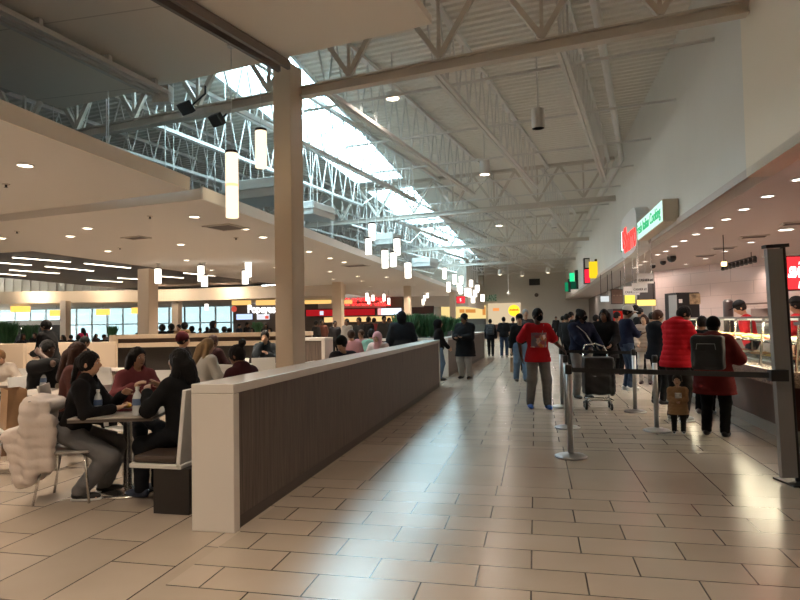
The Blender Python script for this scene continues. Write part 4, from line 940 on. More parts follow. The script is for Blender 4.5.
# ------------------------------------------------------------------ tables
table_top = mat('table_top', (.42, .38, .34), .3); edge_m = mat('table_edge', (.10, .08, .07), .4)
def table(label, x, y, sx=.86, sy=.62, rz=0, h=.735, top=None, group=None):
    t = thing('table', label, 'table', (x, y, 0), rz, group)
    obj('tabletop', MB().bb((-sx/2, -sy/2, h-.012), (sx/2, sy/2, h)), top or table_top, t, local=True, bevel=.008)
    obj('edge_band', MB().bb((-sx/2+.002, -sy/2+.002, h-.038), (sx/2-.002, sy/2-.002, h-.0125)), edge_m, t, local=True)
    obj('column', MB().lathe([(.038, .03), (.038, h-.06), (.1, h-.039)], n=16), chrome, t, local=True, smooth=True)
    obj('base', MB().lathe([(.24, 0), (.245, .015), (.20, .03), (.05, .045), (.04, .05)], n=32), chrome, t, local=True, smooth=True)
    return t
TX, TY = -3.65, 4.83
table('grey-topped cafe table on a round chrome base between the two nearest women', TX, TY, .70, .82, .30)
table('cafe table with a white napkin behind the nearest table', -3.85, 6.75, .7, .7)
T2 = W(47, 390, 7.3)
table('cafe table with a bottle and red can before the man leaning on his hand', T2.x, T2.y, .8, .7)
def bottle(label, p, s=1.0):
    t = thing('water_bottle', label, 'bottle', p)
    pr = [(.031, 0), (.033, .01), (.033, .06), (.030, .07), (.033, .08), (.033, .12), (.026, .15), (.012, .175), (.012, .185)]
    obj('body', MB().lathe([(r*s, z*s) for r, z in pr], n=16), mat('bottle_plastic', (.62, .66, .68), .08, spec=.8), t, local=True, smooth=True)
    obj('label', MB().lathe([(.0338*s, .075*s), (.0338*s, .122*s)], n=16, close=False), mat('bottle_label', (.10, .16, .30), .4), t, local=True, smooth=True)
    obj('cap', MB().lathe([(.0145*s, .185*s), (.0145*s, .205*s)], n=12), white_plastic, t, local=True)
zt = .736
b1_, b2_ = atZ(98, 414, zt), atZ(135, 416, zt)
bottle('water bottle with blue label by the arm of the woman with the puffer coat', (b1_.x, b1_.y, zt), 1.05)
bottle('tall clear water bottle in the middle of the nearest table', (b2_.x+.0, b2_.y+.03, zt), 1.2)
b3 = atZ(43, 389, zt); bottle('clear water bottle in front of the man leaning on his hand', (b3.x, b3.y, zt), 1.15)
b4 = W(33, 388, b3.dot(FH)); t = thing('drink_can', 'dark red drink can beside the bottle of the leaning man', 'can', (b4.x, b4.y, zt)); obj('body', MB().lathe([(.026, 0), (.033, .01), (.033, .11), (.027, .122)], n=14), mat('can_red', (.22, .02, .025), .3, .3), t, local=True, smooth=True); obj('lid', MB().lathe([(.001, .1225), (.026, .123)], n=14), chrome, t, local=True)
def tray(label, x, y, z, rz=0):
    t = thing('food_tray', label, 'tray', (x, y, z), rz)
    obj('base', MB().bb((-.19, -.13, 0), (.19, .13, .01)), mat('tray_maroon', (.12, .02, .025), .4), t, local=True); m = MB()
    for s_ in (-1, 1): m.box((s_*.192, 0, .012), (.012, .27, .024)).box((0, s_*.132, .012), (.39, .012, .024))
    obj('rim', m, mat('tray_maroon', (.12, .02, .025), .4), t, local=True)
tray('maroon food tray on the nearest table', TX-.06, TY+.08, zt, .3)
def wrapper(label, x, y, z, c, r=.08):
    sd = SDF(.02); random.seed(int(abs(x*1000)))
    for i in range(7): sd.ell((random.uniform(-r, r), random.uniform(-r, r)*.7, random.uniform(.01, .03)), (r*.5, r*.4, .022), rotm('z', random.random()*3) @ rotm('x', random.uniform(-.4, .4)))
    sd.cut.append(((0, 0, .002), (0, 0, -1))); o = sdf_obj('food_wrapper', sd, .007, mat('paper_%d' % (c[0]*100), c, .7), None); o.location = (x, y, z); tag(o, label, 'wrapper'); return o
wrapper('crumpled yellow food wrapper on the maroon tray', TX+.02, TY+.12, zt+.012, (.75, .50, .10)); wrapper('pale crumpled paper on the maroon tray', TX-.15, TY+.06, zt+.012, (.62, .50, .40))
wrapper('white crumpled napkin on the second table', -3.8, 6.7, zt, (.7, .68, .65))
tag(obj('napkin', MB().box((b3.x+.06, b3.y-.05, zt+.004), (.28, .2, .006)), mat('paper_white', (.7, .68, .65), .8)), 'white paper place mat under the leaning man\'s bottle', 'napkin')
def cup(label, x, y, z):
    t = thing('paper_cup', label, 'cup', (x, y, z)); obj('body', MB().lathe([(.03, 0), (.04, .11)], n=14), paper, t, local=True, smooth=True); obj('lid', MB().lathe([(.043, .11), (.043, .12), (.03, .128)], n=14), white_plastic, t, local=True)
cup('white paper cup beside the tall bottle on the nearest table', b2_.x+.09, b2_.y+.14, zt)
# ------------------------------------------------------------------ chairs
def chair(label, x, y, rz, m=None, group=None):
    t = thing('chair', label, 'chair', (x, y, 0), rz, group); m = m or white_plastic
    v = MB(); n = 6
    pts = [(-.2, .455), (-.05, .44), (.14, .445), (.2, .455)]
    obj('seat', MB().bb((-.215, -.2, .425), (.215, .21, .445)), m, t, local=True, bevel=.012)
    M = Matrix.Rotation(.16, 3, 'X'); fr = MB()
    fr.box((-.195, -.225, .66), (.045, .022, .42), M).box((.195, -.225, .66), (.045, .022, .42), M).box((0, -.258, .85), (.43, .022, .07), M).box((0, -.205, .55), (.36, .02, .05), M)
    obj('backrest', fr.box((0, -.228, .70), (.36, .012, .26), M), m, t, local=True, bevel=.004)
    for sx in (-1, 1):
        obj('leg', MB().tube((sx*.18, .17, .425), (sx*.205, .215, 0), .011, 8), chrome, t, local=True, smooth=True)
        obj('leg', MB().tube((sx*.18, -.16, .425), (sx*.205, -.235, 0), .011, 8), chrome, t, local=True, smooth=True)
    obj('stretcher', MB().tube((-.18, .17, .418), (.18, .17, .418), .009).tube((-.18, -.16, .418), (.18, -.16, .418), .009), chrome, t, local=True)
    return t
C1P = (-4.03, 4.59); C1Y = 70
ch0 = chair('chair carrying the pale puffer coat, under the woman in black at the nearest table', C1P[0], C1P[1], -math.radians(C1Y), mat('chair_grey', (.34, .32, .29), .5))
def ch(label, px, py, D, yaw, group=None):
    p = W(px, py, D); return dup(whitechair, (p.x, p.y, 0), -math.radians(yaw), label, group)
p = W(9, 420, 6.4)
whitechair = chair('white-framed chair holding the brown paper bag at the edge of the frame', p.x, p.y, -math.radians(75))
for px, D, yaw, l in [(133, 6.42, 118, 'white chair under the woman in the pink sweater'), (70, 6.7, 60, 'white chair under the person with brown hair behind the nearest woman'), (38, 7.75, 95, 'white chair under the man leaning on his hand'), (162, 8.2, 170, 'white chair behind the woman in the pink sweater, back to the divider'), (265, 10.9, 150, 'white chair turned to the concourse before the man in the dark jacket'), (355, 11.3, 10, 'white chair back just over the partition, under the striped jacket'), (371, 11.3, 10, 'white chair back just over the partition, under the aqua jacket'), (201, 8.6, 20, 'white chair beneath the fair-haired woman'), (9, 9.1, 170, 'pale chair beneath the child with light hair'), (118, 9.6, 20, 'pale chair between the divider and the nearest tables'), (241, 9.6, 20, 'white chair behind the woman with piled hair')]:
    ch(l, px, 400, D, yaw)
for px, D, l in [(175, 9.0, 'cafe table before the person in the maroon hat'), (255, 11.6, 'cafe table in front of the man in the dark jacket'), (360, 13.2, 'cafe table among the seated group past the column'), (20, 8.6, 'cafe table in front of the child with light hair'), (110, 11.0, 'cafe table before the beige booths'), (325, 12.0, 'cafe table beside the short dark partition')]:
    p = W(px, 400, D); table(l, p.x, p.y, .75, .7)
cp = W(247, 356, 11.5); cup('white paper cup on the table of the man in the dark jacket', cp.x, cp.y, zt)
# ------------------------------------------------------------------ paper bags, puffer coat
def paper_bag(label, p, w, d, h, rz, m=None, handles=True):
    t = thing('paper_bag', label, 'bag', p, rz); m = m or kraft; sd = []
    v = MB(); n = [( -w/2, -d/2), (w/2, -d/2), (w/2, 0), (w/2, d/2), (-w/2, d/2), (-w/2, 0)]
    top = [(-w/2, -d/2), (w/2, -d/2), (w/2-.03, 0), (w/2, d/2), (-w/2, d/2), (-w/2+.03, 0)]
    v.add([(x, y, 0) for x, y in n]+[(x*1.01, y*.85, h) for x, y in top], [(i, (i+1) % 6, 6+(i+1) % 6, 6+i) for i in range(6)]+[(5, 4, 3, 2, 1, 0)])
    o = obj('sack', v, m, t, local=True); s_ = o.modifiers.new('thick', 'SOLIDIFY'); s_.thickness = .004
    if handles:
        for y in (-d*.42, d*.42): obj('handle', MB().path([(-w*.2, y, h-.02), (-w*.18, y, h+.07), (-w*.08, y, h+.11), (w*.08, y, h+.11), (w*.18, y, h+.07), (w*.2, y, h-.02)], .005, 6), kraft, t, local=True)
    return t
pb = W(12, 430, 6.35)
paper_bag('big brown paper bag standing on the white-framed chair at the frame edge', (p_.x if False else W(9, 420, 6.4).x+.04, W(9, 420, 6.4).y+.02, .447), .36, .2, .42, -.6, handles=False)
pb = FL(10, 453); t = paper_bag('printed brown shopping bag with a dark heart standing on the floor under the chair', (pb.x, pb.y, 0), .36, .2, .36, -.75, mat('kraft_dark', (.16, .09, .05), .85), False)
hv_ = MB(); hp = [(.085*math.sin(a)**3*1.0, (.0682*math.cos(a)-.0262*math.cos(2*a)-.0105*math.cos(3*a)-.005*math.cos(4*a))) for a in np.linspace(0, 2*PI, 40)]
hv_.add([(x*1.15, -.106, .2+z*1.15) for x, z in hp]+[(x*.72, -.107, .2+z*.72) for x, z in hp], [(i, i+1, 41+i, 40+i) for i in range(39)]); obj('heart_print', hv_, mat('heart_ink', (.03, .012, .012), .7), t, local=True)
# puffer coat hung over the chair back
Rz = Matrix.Rotation(-math.radians(C1Y), 3, 'Z'); sd = SDF(.05)
sd.box((0, -.285, .62), (.17, .02, .22), .045); sd.box((0, -.37, .40), (.16, .03, .20), .05, rotm('x', .26)); sd.box((0, -.22, .82), (.16, .06, .01), .04)
sd.cap((-.19, -.27, .78), (-.24, -.33, .24), .06, .05); sd.cap((.19, -.27, .78), (.235, -.24, .24), .065, .055); sd.cap((-.1, -.31, .85), (.1, -.31, .85), .05, .05); sd.box((.20, -.17, .52), (.012, .07, .20), .035)
sd.fn = lambda F, X, Y, Z: F-.009*np.abs(np.sin(Z*PI/.085+.9*np.sin(X*9+Y*7)))-.008*np.sin(X*23+Z*9+Y*14)*np.sin(Z*15-X*8)
co = sdf_obj('puffer_coat', sd, .011, mat('puffer_pale', (.66, .57, .51), .75, bump=.3, bscale=30), None); co.location = (*C1P, 0); co.rotation_euler = (0, 0, -math.radians(C1Y)); tag(co, 'pale beige puffer coat hung over the back of the nearest woman\'s chair', 'coat')
# ------------------------------------------------------------------ queue posts, belt, gate post
def stanchion(label, p, h=1.0):
    t = thing('queue_post', label, 'queue post', (p.x, p.y, 0))
    obj('base', MB().lathe([(.17, 0), (.175, .012), (.15, .025), (.05, .04), (.035, .05)], n=32), brushed, t, local=True, smooth=True)
    obj('pole', MB().lathe([(.031, .045), (.031, h-.1)], n=16), brushed, t, local=True, smooth=True)
    obj('belt_head', MB().lathe([(.036, h-.1), (.036, h-.01), (.03, h)], n=16), black_plastic, t, local=True, smooth=True); return t
ps = FL(571, 457); stanchion('steel queue post standing nearest on the open tiles, belt end', ps)
sp2, sp3 = FL(567.5, 428), FL(562.5, 407)
stanchion('steel queue post right behind the nearest one', sp2); stanchion('steel queue post by the hand of the man in the red shirt', sp3)
sp4, sp5 = FL(657, 431), FL(635.5, 412); stanchion('steel queue post beside the small child in the tan coat', sp4); stanchion('steel queue post between the bag cart and the man in navy', sp5)
gp = FL(790, 483)
t = thing('gate_post', 'tall flat grey post with black pole and foot plate at the counter', 'post', (gp.x, gp.y, 0), 0)
r_ = _r0
def G(u, v, z): return Vector((gp.x, gp.y, z))+r_*u+FH*v
obj('panel', MB().beam(G(-.01, 0, .05), G(-.065, 0, 2.10), .14, .05, FH), mat('post_grey', (.30, .30, .30), .45, .3), t)
obj('pole', MB().tube(G(.075, .0, 0), G(.02, 0, 2.13), .022, 10), black_metal, t); obj('top_bracket', MB().beam(G(-.15, 0, 2.12), G(.06, 0, 2.13), .07, .03), black_metal, t); obj('foot_plate', MB().beam(G(-.06, .0, .008), G(.24, .0, .008), .3, .016), black_metal, t)
obj('belt_socket', MB().box(G(-.1, -.05, .965), (.14, .1, .1)), black_plastic, t)
zb0 = .945; be = G(-.15, -.04, .965)
tag(obj('queue_belt', MB().beam((ps.x+.03, ps.y, zb0), be, .004, .05), black_plastic), 'black queue belt stretched from the nearest post to the grey gate post', 'belt')
tag(obj('queue_belt', MB().beam((sp3.x+.04, sp3.y, zb0), (sp5.x-.04, sp5.y, zb0), .004, .05), black_plastic), 'black queue belt behind the bag cart between two inner posts', 'belt')
# ------------------------------------------------------------------ food counter
CX, CY0, CY1 = 2.88, 7.9, 14.9
granite = mat('granite', (.30, .22, .18), .25, var=.55, vscale=55)
t = thing('food_counter', 'long glass-fronted food counter with granite ledge and dark red-brown base', 'counter', (CX, CY0, 0))
obj('base_panel', MB().bb((CX+.02, CY0, .14), (CX+.8, CY1, .64)), brown_panel, t); obj('toe_kick', MB().bb((CX+.0, CY0, 0), (CX+.8, CY1, .14)), mat('toe_tile', (.34, .30, .26), .4), t)
obj('granite_ledge', MB().bb((CX-.06, CY0-.02, .64), (CX+.8, CY1, .83)), granite, t, bevel=.012)
obj('shelf', MB().bb((CX+.28, CY0+.05, 1.12), (CX+.72, CY1, 1.135)), chrome, t); obj('deck', MB().bb((CX+.2, CY0+.02, .831), (CX+.75, CY1, .87)), brushed, t)
obj('top_shelf', MB().bb((CX+.14, CY0, 1.46), (CX+.75, CY1, 1.485)), mat('counter_top', (.25, .24, .23), .3), t)
fr = MB()
for i in range(7):
    y = CY0+.03+(CY1-CY0-.06)*i/6; obj('glass_post', MB().beam((CX+.10, y, .83), (CX+.16, y, 1.46), .025, .025).beam((CX+.74, y, .83), (CX+.74, y, 1.46), .025, .025).beam((CX+.16, y, 1.45), (CX+.74, y, 1.45), .025, .025), chrome, t)
gm = glass('counter_glass', (.93, .97, .96), .10)
obj('glass_front', MB().beam((CX+.13, CY0+.02, 1.145), (CX+.13, CY1, 1.145), .008, .62), gm, t); obj('glass_end', MB().bb((CX+.12, CY0+.0, .84), (CX+.74, CY0+.01, 1.45)), gm, t)
obj('lamp_tube', MB().bb((CX+.32, CY0+.1, 1.43), (CX+.38, CY1, 1.455)), emis('case_tube', (1, .86, .66), 1.0), t)
for y in (8.2, 9.6, 11, 12.6, 14.4): light_area((CX+.4, y, 1.42), 30, (1, .82, .58), .2, shape='RECTANGLE', sy=1.2)
random.seed(5); i = 0
FC = [(.70, .38, .08), (.62, .22, .06), (.80, .60, .22), (.50, .28, .10), (.75, .68, .5), (.45, .12, .05), (.30, .33, .08)]
for lv, zz in ((0, .871), (1, 1.136)):
    for k in range(12):
        y = CY0+.3+k*.62; x = CX+.47+.02*lv; t = thing('food_pan', '', 'food pan', (x, y, zz), 0, 'food pans on the %s of the counter' % ('deck' if not lv else 'glass shelf'))
        t['label'] = 'steel pan of hot food on the lower deck behind the counter glass' if not lv else 'round pan with baked food on the upper shelf behind the counter glass'
        if not lv:
            m = MB()
            for s_ in (-1, 1): m.box((s_*.2, 0, .03), (.012, .5, .06)).box((0, s_*.25, .03), (.4, .012, .06))
            obj('pan', m.box((0, 0, .004), (.4, .5, .006)), chrome, t, local=True)
        else: obj('pan', MB().lathe([(.001, .003), (.2, .003), (.215, .02)], n=20), brushed, t, local=True)
        sd = SDF(.02); rr = .17
        for q in range(14):
            a, r = random.random()*2*PI, rr*math.sqrt(random.random()); sd.ell((math.cos(a)*r, math.sin(a)*r*(1.2 if not lv else 1), .03+random.random()*.02), (.05, .045, .026), rotm('z', a) @ rotm('x', random.uniform(-.5, .5)))
        sd.cut.append(((0, 0, .007), (0, 0, -1))); c = FC[(k+lv*3) % 7]; o = sdf_obj('food', sd, .012, mat('food_%d' % ((k+lv*3) % 7), c, .5, var=.35, vscale=30), t)
# machines behind
t, o, r, L, h = board('drinks_machine', 'tall black drinks machine with a picture panel behind the red puffer jacket', 671, 693.5, 293, 340, 16.4, black_plastic, cat='machine', th=.7)
obj('picture_panel', MB().beam(o+r*L*.5+Vector((0, 0, h*.36)), o+r*L*.95+Vector((0, 0, h*.36)), .02, h*.22), mat('picture_panel', (.28, .20, .12), .4, var=.8, vscale=9), t); obj('label_patch', MB().box(o+r*L*.1+Vector((0, 0, h*.32)), (.08, .03, .1)), white_plastic, t)
obj('side_panel', MB().beam(o-r*.16+Vector((0, .4, 0)), o-r*.02+Vector((0, .1, 0)), .02, h*.9), mat('machine_side', (.42, .40, .38), .4), t)
c = W(728, 305, 13); t = thing('dispenser', 'dark cylindrical dispenser standing behind the counter beside the worker', 'dispenser', (c.x, c.y, 1.2)); obj('cylinder', MB().lathe([(.09, 0), (.1, .02), (.1, .62), (.07, .66)], n=18), mat('dispenser_dark', (.05, .035, .035), .3), t, local=True, smooth=False); obj('stand', MB().lathe([(.11, -1.2), (.11, 0)], n=14), black_metal, t, local=True)
c0, c1 = W(738, 316, 13.2), W(782, 316, 12); t = thing('back_counter', 'steel back counter with a shelf behind the counter worker', 'counter', (c0.x, c0.y, 0)); obj('top', MB().wall(c0, c1, 1.28, 1.33, .5), brushed, t); obj('cabinet', MB().wall(c0, c1, 0, 1.28, .45), mat('cab_grey', (.25, .22, .21), .5), t); obj('shelf', MB().wall(c0, c1, 1.74, 1.765, .3), mat('shelf_brown', (.15, .08, .06), .5), t)
obj('equipment', MB().box(((c0.x+c1.x)/2, (c0.y+c1.y)/2, 1.5), (.4, .3, .3)), mat('equip', (.42, .36, .33), .4), t, bevel=.02)
ta, tb_ = W(723, 264, 20.4), W(755, 257.5, 17.6); t = thing('track_light', 'black lighting track with spot heads under the soffit before the pink wall', 'track light', (ta.x, ta.y, ZS-.2)); za_ = (ta.z+tb_.z)/2; obj('track', MB().beam((ta.x, ta.y, za_), (tb_.x, tb_.y, za_), .05, .04), black_metal, t)
for i in range(9):
    p = ta+(tb_-ta)*(i/8); obj('spot_head', MB().tube((p.x, p.y, za_-.02), (p.x-.03, p.y-.05, za_-.17), .05, 10, .06), black_metal, t)
for f in (.1, .9): p = ta+(tb_-ta)*f; obj('hanger', MB().tube((p.x, p.y, za_), (p.x, p.y, ZS), .012, 6), black_metal, t)
t = thing('neon_tube', 'glowing amber tube light hanging at the soffit near the track light', 'tube light', W(724, 250, 14)); e = W(724, 262, 14); obj('hanger', MB().tube(e, (e.x, e.y, ZS), .01, 5), black_metal, t); obj('tube', MB().tube(W(724, 266, 14), W(724, 262, 14), .06, 10), emis('amber', (1, .7, .35), 4), t)
light_area((5.6, 13, ZS-.1), 60, (1, .62, .5), 1.4); light_area((5.2, 19, ZS-.1), 60, (1, .66, .55), 1.4); light_area((6.5, 10, ZS-.1), 40, (1, .5, .42), 1.2)
c0, c1 = W(786, 330, 7.0), W(815, 330, 6.2); t = thing('side_counter', 'tan and brown counter end behind the grey post at the frame edge', 'counter', (c0.x, c0.y, 0))
obj('panel', MB().bb((c0.x+.1, c0.y-.5, .65), (c0.x+1.2, c0.y-.1, 1.38)), mat('tan_panel', (.24, .17, .12), .5), t); obj('base', MB().bb((c0.x+.1, c0.y-.5, 0), (c0.x+1.2, c0.y-.1, .65)), brown_panel, t); obj('top', MB().bb((c0.x+.06, c0.y-.54, 1.38), (c0.x+1.2, c0.y-.06, 1.42)), mat('counter_top', (.25, .24, .23), .3), t)
# ------------------------------------------------------------------ planters
leaf_m = mat('leaf_green', (.06, .17, .075), .5, var=.35, vscale=3)
def plant(label, px, ytop, ybot, D, wpx, seed):
    c = W(px, ybot, D); h = (ybot-ytop)/600*D; w = wpx/1200*D; random.seed(seed); z0 = c.z-.1
    t = thing('potted_plant', label, 'plant', (c.x, c.y, 0)); m = MB()
    for i in range(320):
        a = random.random()*2*PI; r = w*.55*math.sqrt(random.random()); b = Vector((r*math.cos(a), r*math.sin(a)*.6, z0)); L = h*random.uniform(.45, 1.1)
        d = Vector((math.cos(a)*random.uniform(.05, .5), math.sin(a)*.4, 1)).normalized(); zz = random.uniform(0, .55)*h; b = b+Vector((0, 0, zz)); e = b+d*min(L, h*1.08+.1-zz)
        s_ = d.cross(Vector((random.uniform(-1, 1), random.uniform(-1, 1), 0))).normalized()*.035; mdl = (b+e)/2+Vector((math.cos(a), math.sin(a), 0))*.02
        m.add([b, mdl-s_, e, mdl+s_], [(0, 1, 2, 3)])
    obj('foliage', m, leaf_m, t, local=True); obj('trough', MB().bb((-w, -.18, 0), (w, .18, c.z)), mat('trough_dark', (.05, .05, .05), .6), t, local=True)
for i, (px, yt, yb, D, w, l) in enumerate([(405, 314, 337, 17, 26, 'tall green grassy plant behind the standing hooded person'), (425, 314, 337, 17.4, 24, 'tall green grassy plant above the cross partition'), (439.5, 316, 337, 17.8, 14, 'narrow green plant just behind the hooded woman in jeans'), (447, 317, 331, 19.2, 9, 'green plant behind the man in the black coat'), (456, 318, 331, 21.2, 9, 'low green plant near the end of the second partition'), (8, 322, 345, 24, 16, 'dark bushy plant before the far kiosk at the frame edge'), (30, 325, 345, 24.5, 10, 'dark bushy plant beside the man standing in black'), (112, 326, 337, 30, 9, 'small green plant before the far windows'), (257, 322, 333, 28, 9, 'spiky plant under the pale blue menu screens')]): plant(l, px, yt, yb, D, w, i+1)
# kiosk before the windows
a, b = W(-20, 330, 44), W(62, 330, 45); t = thing('kiosk', 'dark coffee kiosk with white header before the far windows', 'kiosk', (a.x, a.y, 0)); obj('header', MB().wall(a, b, 1.75, 2.1, 1.2), mat('kiosk_white', (.6, .62, .62), .5), t); obj('back_panel', MB().wall(a+Vector((0, .5, 0)), b+Vector((0, .5, 0)), 0, 1.75, .1), black_metal, t); obj('counter', MB().wall(a, b, 0, 1.05, .8), black_plastic, t)
text('COFFEE HOUSE' if False else '- - - - - - -', .3, ink, a+Vector((1, -.7, 1.85-a.z)), (b-a), (0, 0, 1), t)
for i in range(6): p = a+(b-a)*((i+.5)/6); obj('lamp', MB().ball((p.x, p.y-.5, 1.55), .12, 8), emis('kiosk_lamp', (1, .9, .75), 4), t)
# ------------------------------------------------------------------ people
def at_feet(px, py): p = FL(px, py); return (p.x, p.y)
def at_d(px, D): p = W(px, 320, D); return (p.x, p.y)
def Hat(px, ytop, D): return W(px, ytop, D).z
JEANS, LJEANS, BLK, GREY = (.035, .055, .10), (.13, .20, .30), (.008, .008, .009), (.17, .165, .16)
NAVY, REDC, DKRED = (.010, .014, .035), (.42, .012, .02), (.11, .012, .012)
# man in the red shirt
pm = bpy.data.materials.new('shirt_graphic'); t_, b_ = nt(pm); tc = t_.nodes.new('ShaderNodeTexCoord'); no = t_.nodes.new('ShaderNodeTexVoronoi'); no.inputs['Scale'].default_value = 16; rp = t_.nodes.new('ShaderNodeValToRGB')
for e, (q, c) in zip([rp.color_ramp.elements[0], rp.color_ramp.elements[1], rp.color_ramp.elements.new(.45), rp.color_ramp.elements.new(.7)], [(0, (.35, .02, .03)), (1, (.42, .02, .03)), (.4, (.16, .17, .22)), (.62, (.45, .16, .05))]): e.position = q; e.color = (*c, 1)
t_.links.new(tc.outputs['Object'], no.inputs['Vector']); t_.links.new(no.outputs['Color'], rp.inputs[0]); t_.links.new(rp.outputs[0], b_.inputs['Base Color']); b_.inputs['Roughness'].default_value = .9
man, M_ = person('person in red printed T-shirt, grey sweatpants and blue clogs, hand on the queue post', at_feet(539, 408), 168, 1.68, 0, lean=3, skin=DARKSKIN, hair='short', head=(-28, 4), mask=(.006, .006, .007), build=1.02,
    hl=(-.38, .22, 1.02), pl=(-.4, -.4, -.7), hr=(.27, -.06, .90), pr=(.8, -.5, -.1), fr=(.14, -.04, 0), fl=(-.13, .10, 0), shoe=(.01, .09, .42), top=dict(c=REDC, off=.036, hem=.80, sleeve=.3, print=(0, 1.18, .13, .13, pm), name='t_shirt'), bot=dict(c=GREY, off=.018, wide=1.15))
tag(obj('lanyard', MB().path([in_body(man, M_['T'](-.10, .06, 1.45)), in_body(man, M_['T'](-.05, .16, 1.30)), in_body(man, M_['T'](.02, .165, 1.15))], .006, 5), cloth((.3, .3, .32))), 'grey strap hanging round the neck of the man in red', 'strap')
# two women with the bag cart
wa, A_ = person('person in navy jacket and grey trousers, pale strap across chest, behind the cart', at_feet(582, 398), 150, 1.66, 0, lean=4, skin=DARKSKIN, hair='braids', head=(-35, 2), mask=(.006, .006, .007), build=1.2, hl=(-.2, .42, .98), hr=(.12, .40, 1.0), top=dict(c=NAVY, off=.045, hem=.84, hood=True, collar=True), bot=dict(c=GREY, off=.025, wide=1.1), shoe=(.03, .03, .03))
tag(obj('bag_strap', MB().path([in_body(wa, A_['T'](.16, .10, 1.42)), in_body(wa, A_['T'](.02, .185, 1.28)), in_body(wa, A_['T'](-.16, .20, 1.02))], .011, 6), cloth((.4, .4, .4))), 'pale bag strap across the navy jacket', 'strap')
person('person in black with long dark hair standing behind the cart beside the navy jacket', at_feet(607, 395), 195, 1.67, 0, skin=BROWNSKIN, hair='long', head=(15, 4), build=1.1, hl=(-.16, .34, 1.02), hr=(.1, .35, 1.0), top=dict(c=BLK, off=.05, hem=.74, collar=True), bot=dict(c=BLK), shoe=(.02, .02, .02))
cx, cy = FL(599, 409).x, FL(599, 409).y
t = thing('bag_cart', 'wheeled cart carrying a tall black bag in front of the navy jacket', 'cart', (cx, cy, 0), .1)
sd = SDF(.03); sd.box((0, 0, .56), (.20, .13, .27), .04); sd.box((0, -.14, .42), (.14, .02, .12), .03); sd.cut.append(((0, 0, .86), (0, 0, 1)))
sd.fn = lambda F, X, Y, Z: F-.008*np.sin(X*23+Z*17)*np.sin(Z*21)
sdf_obj('bag', sd, .014, mat('bag_black', (.010, .010, .011), .55, bump=.4, bscale=20), t); obj('label_patch', MB().box((-.1, -.175, .55), (.07, .012, .025)), mat('label_white', (.45, .45, .45), .6), t, local=True)
obj('frame', MB().path([(-.2, -.15, .16), (.2, -.15, .16), (.2, .16, .16), (-.2, .16, .16), (-.2, -.15, .16)], .012).path([(-.2, .16, .16), (-.2, .18, .95), (-.16, .22, 1.05), (.02, .24, 1.07), (.16, .22, 1.02), (.2, .18, .92), (.2, .16, .16)], .012), chrome, t, local=True, smooth=True)
for x, y, r in ((-.22, -.1, .085), (-.2, .18, .06), (.17, -.17, .06), (.2, .16, .06)):
    w = obj('wheel', MB().torus((x, y, r), r*.72, r*.28, Matrix.Rotation(PI/2, 3, 'Y')), black_plastic, t, local=True, smooth=True); obj('hub', MB().tube((x-.02, y, r), (x+.02, y, r), r*.45, 10), chrome, w, local=True)
    obj('caster_stem', MB().tube((x, y, r), (x*.95, y*.95, .17), .012), chrome, t, local=True)
# queue beyond
person('person in navy sweater, jeans, white cap and white shoes with folded arms', at_feet(628, 390), 75, 1.74, 0, skin=BROWNSKIN, head=(20, 12), hat='cap', hatc=(.55, .54, .52), hl=(.1, .26, 1.16), hr=(-.08, .28, 1.1), pl=(-.7, .1, -.6), pr=(.7, .1, -.6), shoe=(.6, .6, .6), sole=True, top=dict(c=NAVY, off=.028, hem=.88, name='sweater'), bot=dict(c=(.03, .045, .08)))
person('person in a beige quilted jacket and white trousers waiting behind the man in navy', at_feet(646, 384), 195, 1.56, 0, skin=LIGHTSKIN, hair='long', hc=(.03, .012, .01), head=(10, 0), hl=(-.12, .25, .98), hr=(.14, .25, .98), top=dict(c=(.36, .28, .23), off=.04, hem=.80, quilt=.09), bot=dict(c=(.48, .42, .38), off=.012), shoe=(.06, .02, .025))
person('person in black jacket with reddish-brown hair, just before the red puffer jacket', at_feet(659, 404), 60, 1.62, 1, skin=LIGHTSKIN, hair='short', hc=(.06, .022, .012), head=(20, 8), top=dict(c=(.014, .016, .022), off=.045, hem=.82, hood=True, collar=True), bot=dict(c=BLK), hl=(-.1, .3, 1.0), hr=(.1, .3, 1.0))
person('person with dark hair glimpsed between the beige jacket and the reddish-brown hair', at_d(652, 14.8), 40, 1.62, 1, skin=TANSKIN, top=dict(c=(.02, .018, .018), off=.04), bot=dict(c=BLK))
person('person in a red quilted puffer jacket bending the head toward the food counter', at_feet(678, 421), 55, 1.68, 0, skin=LIGHTSKIN, hair='short', hc=(.012, .011, .012), head=(25, 30), lean=6, hl=(.0, .34, 1.0), hr=(.18, .36, 1.02), top=dict(c=(.52, .012, .022), off=.055, hem=.80, quilt=.075, hood=True, collar=True), bot=dict(c=(.02, .016, .015), off=.03), shoe=(.3, .3, .3), sole=True)
pmt = mat('child_print', (.55, .53, .48), .9, var=.6, vscale=30)
person('small child in a tan coat and dark trousers standing by the queue belt', at_feet(679, 433), 188, .68, 0, skin=(.50, .29, .19), hair='short', head=(8, 2), childlike=True, build=1.35, hl=(-.05, .27, 1.06), hr=(.07, .27, 1.04), pl=(-.5, -.1, -1), pr=(.5, -.1, -1), top=dict(c=(.32, .185, .095), off=.065, hem=.62, collar=True, print=(0, 1.24, .10, .09, pmt)), bot=dict(c=(.012, .010, .010), off=.035), shoe=(.02, .018, .018), sole=True)
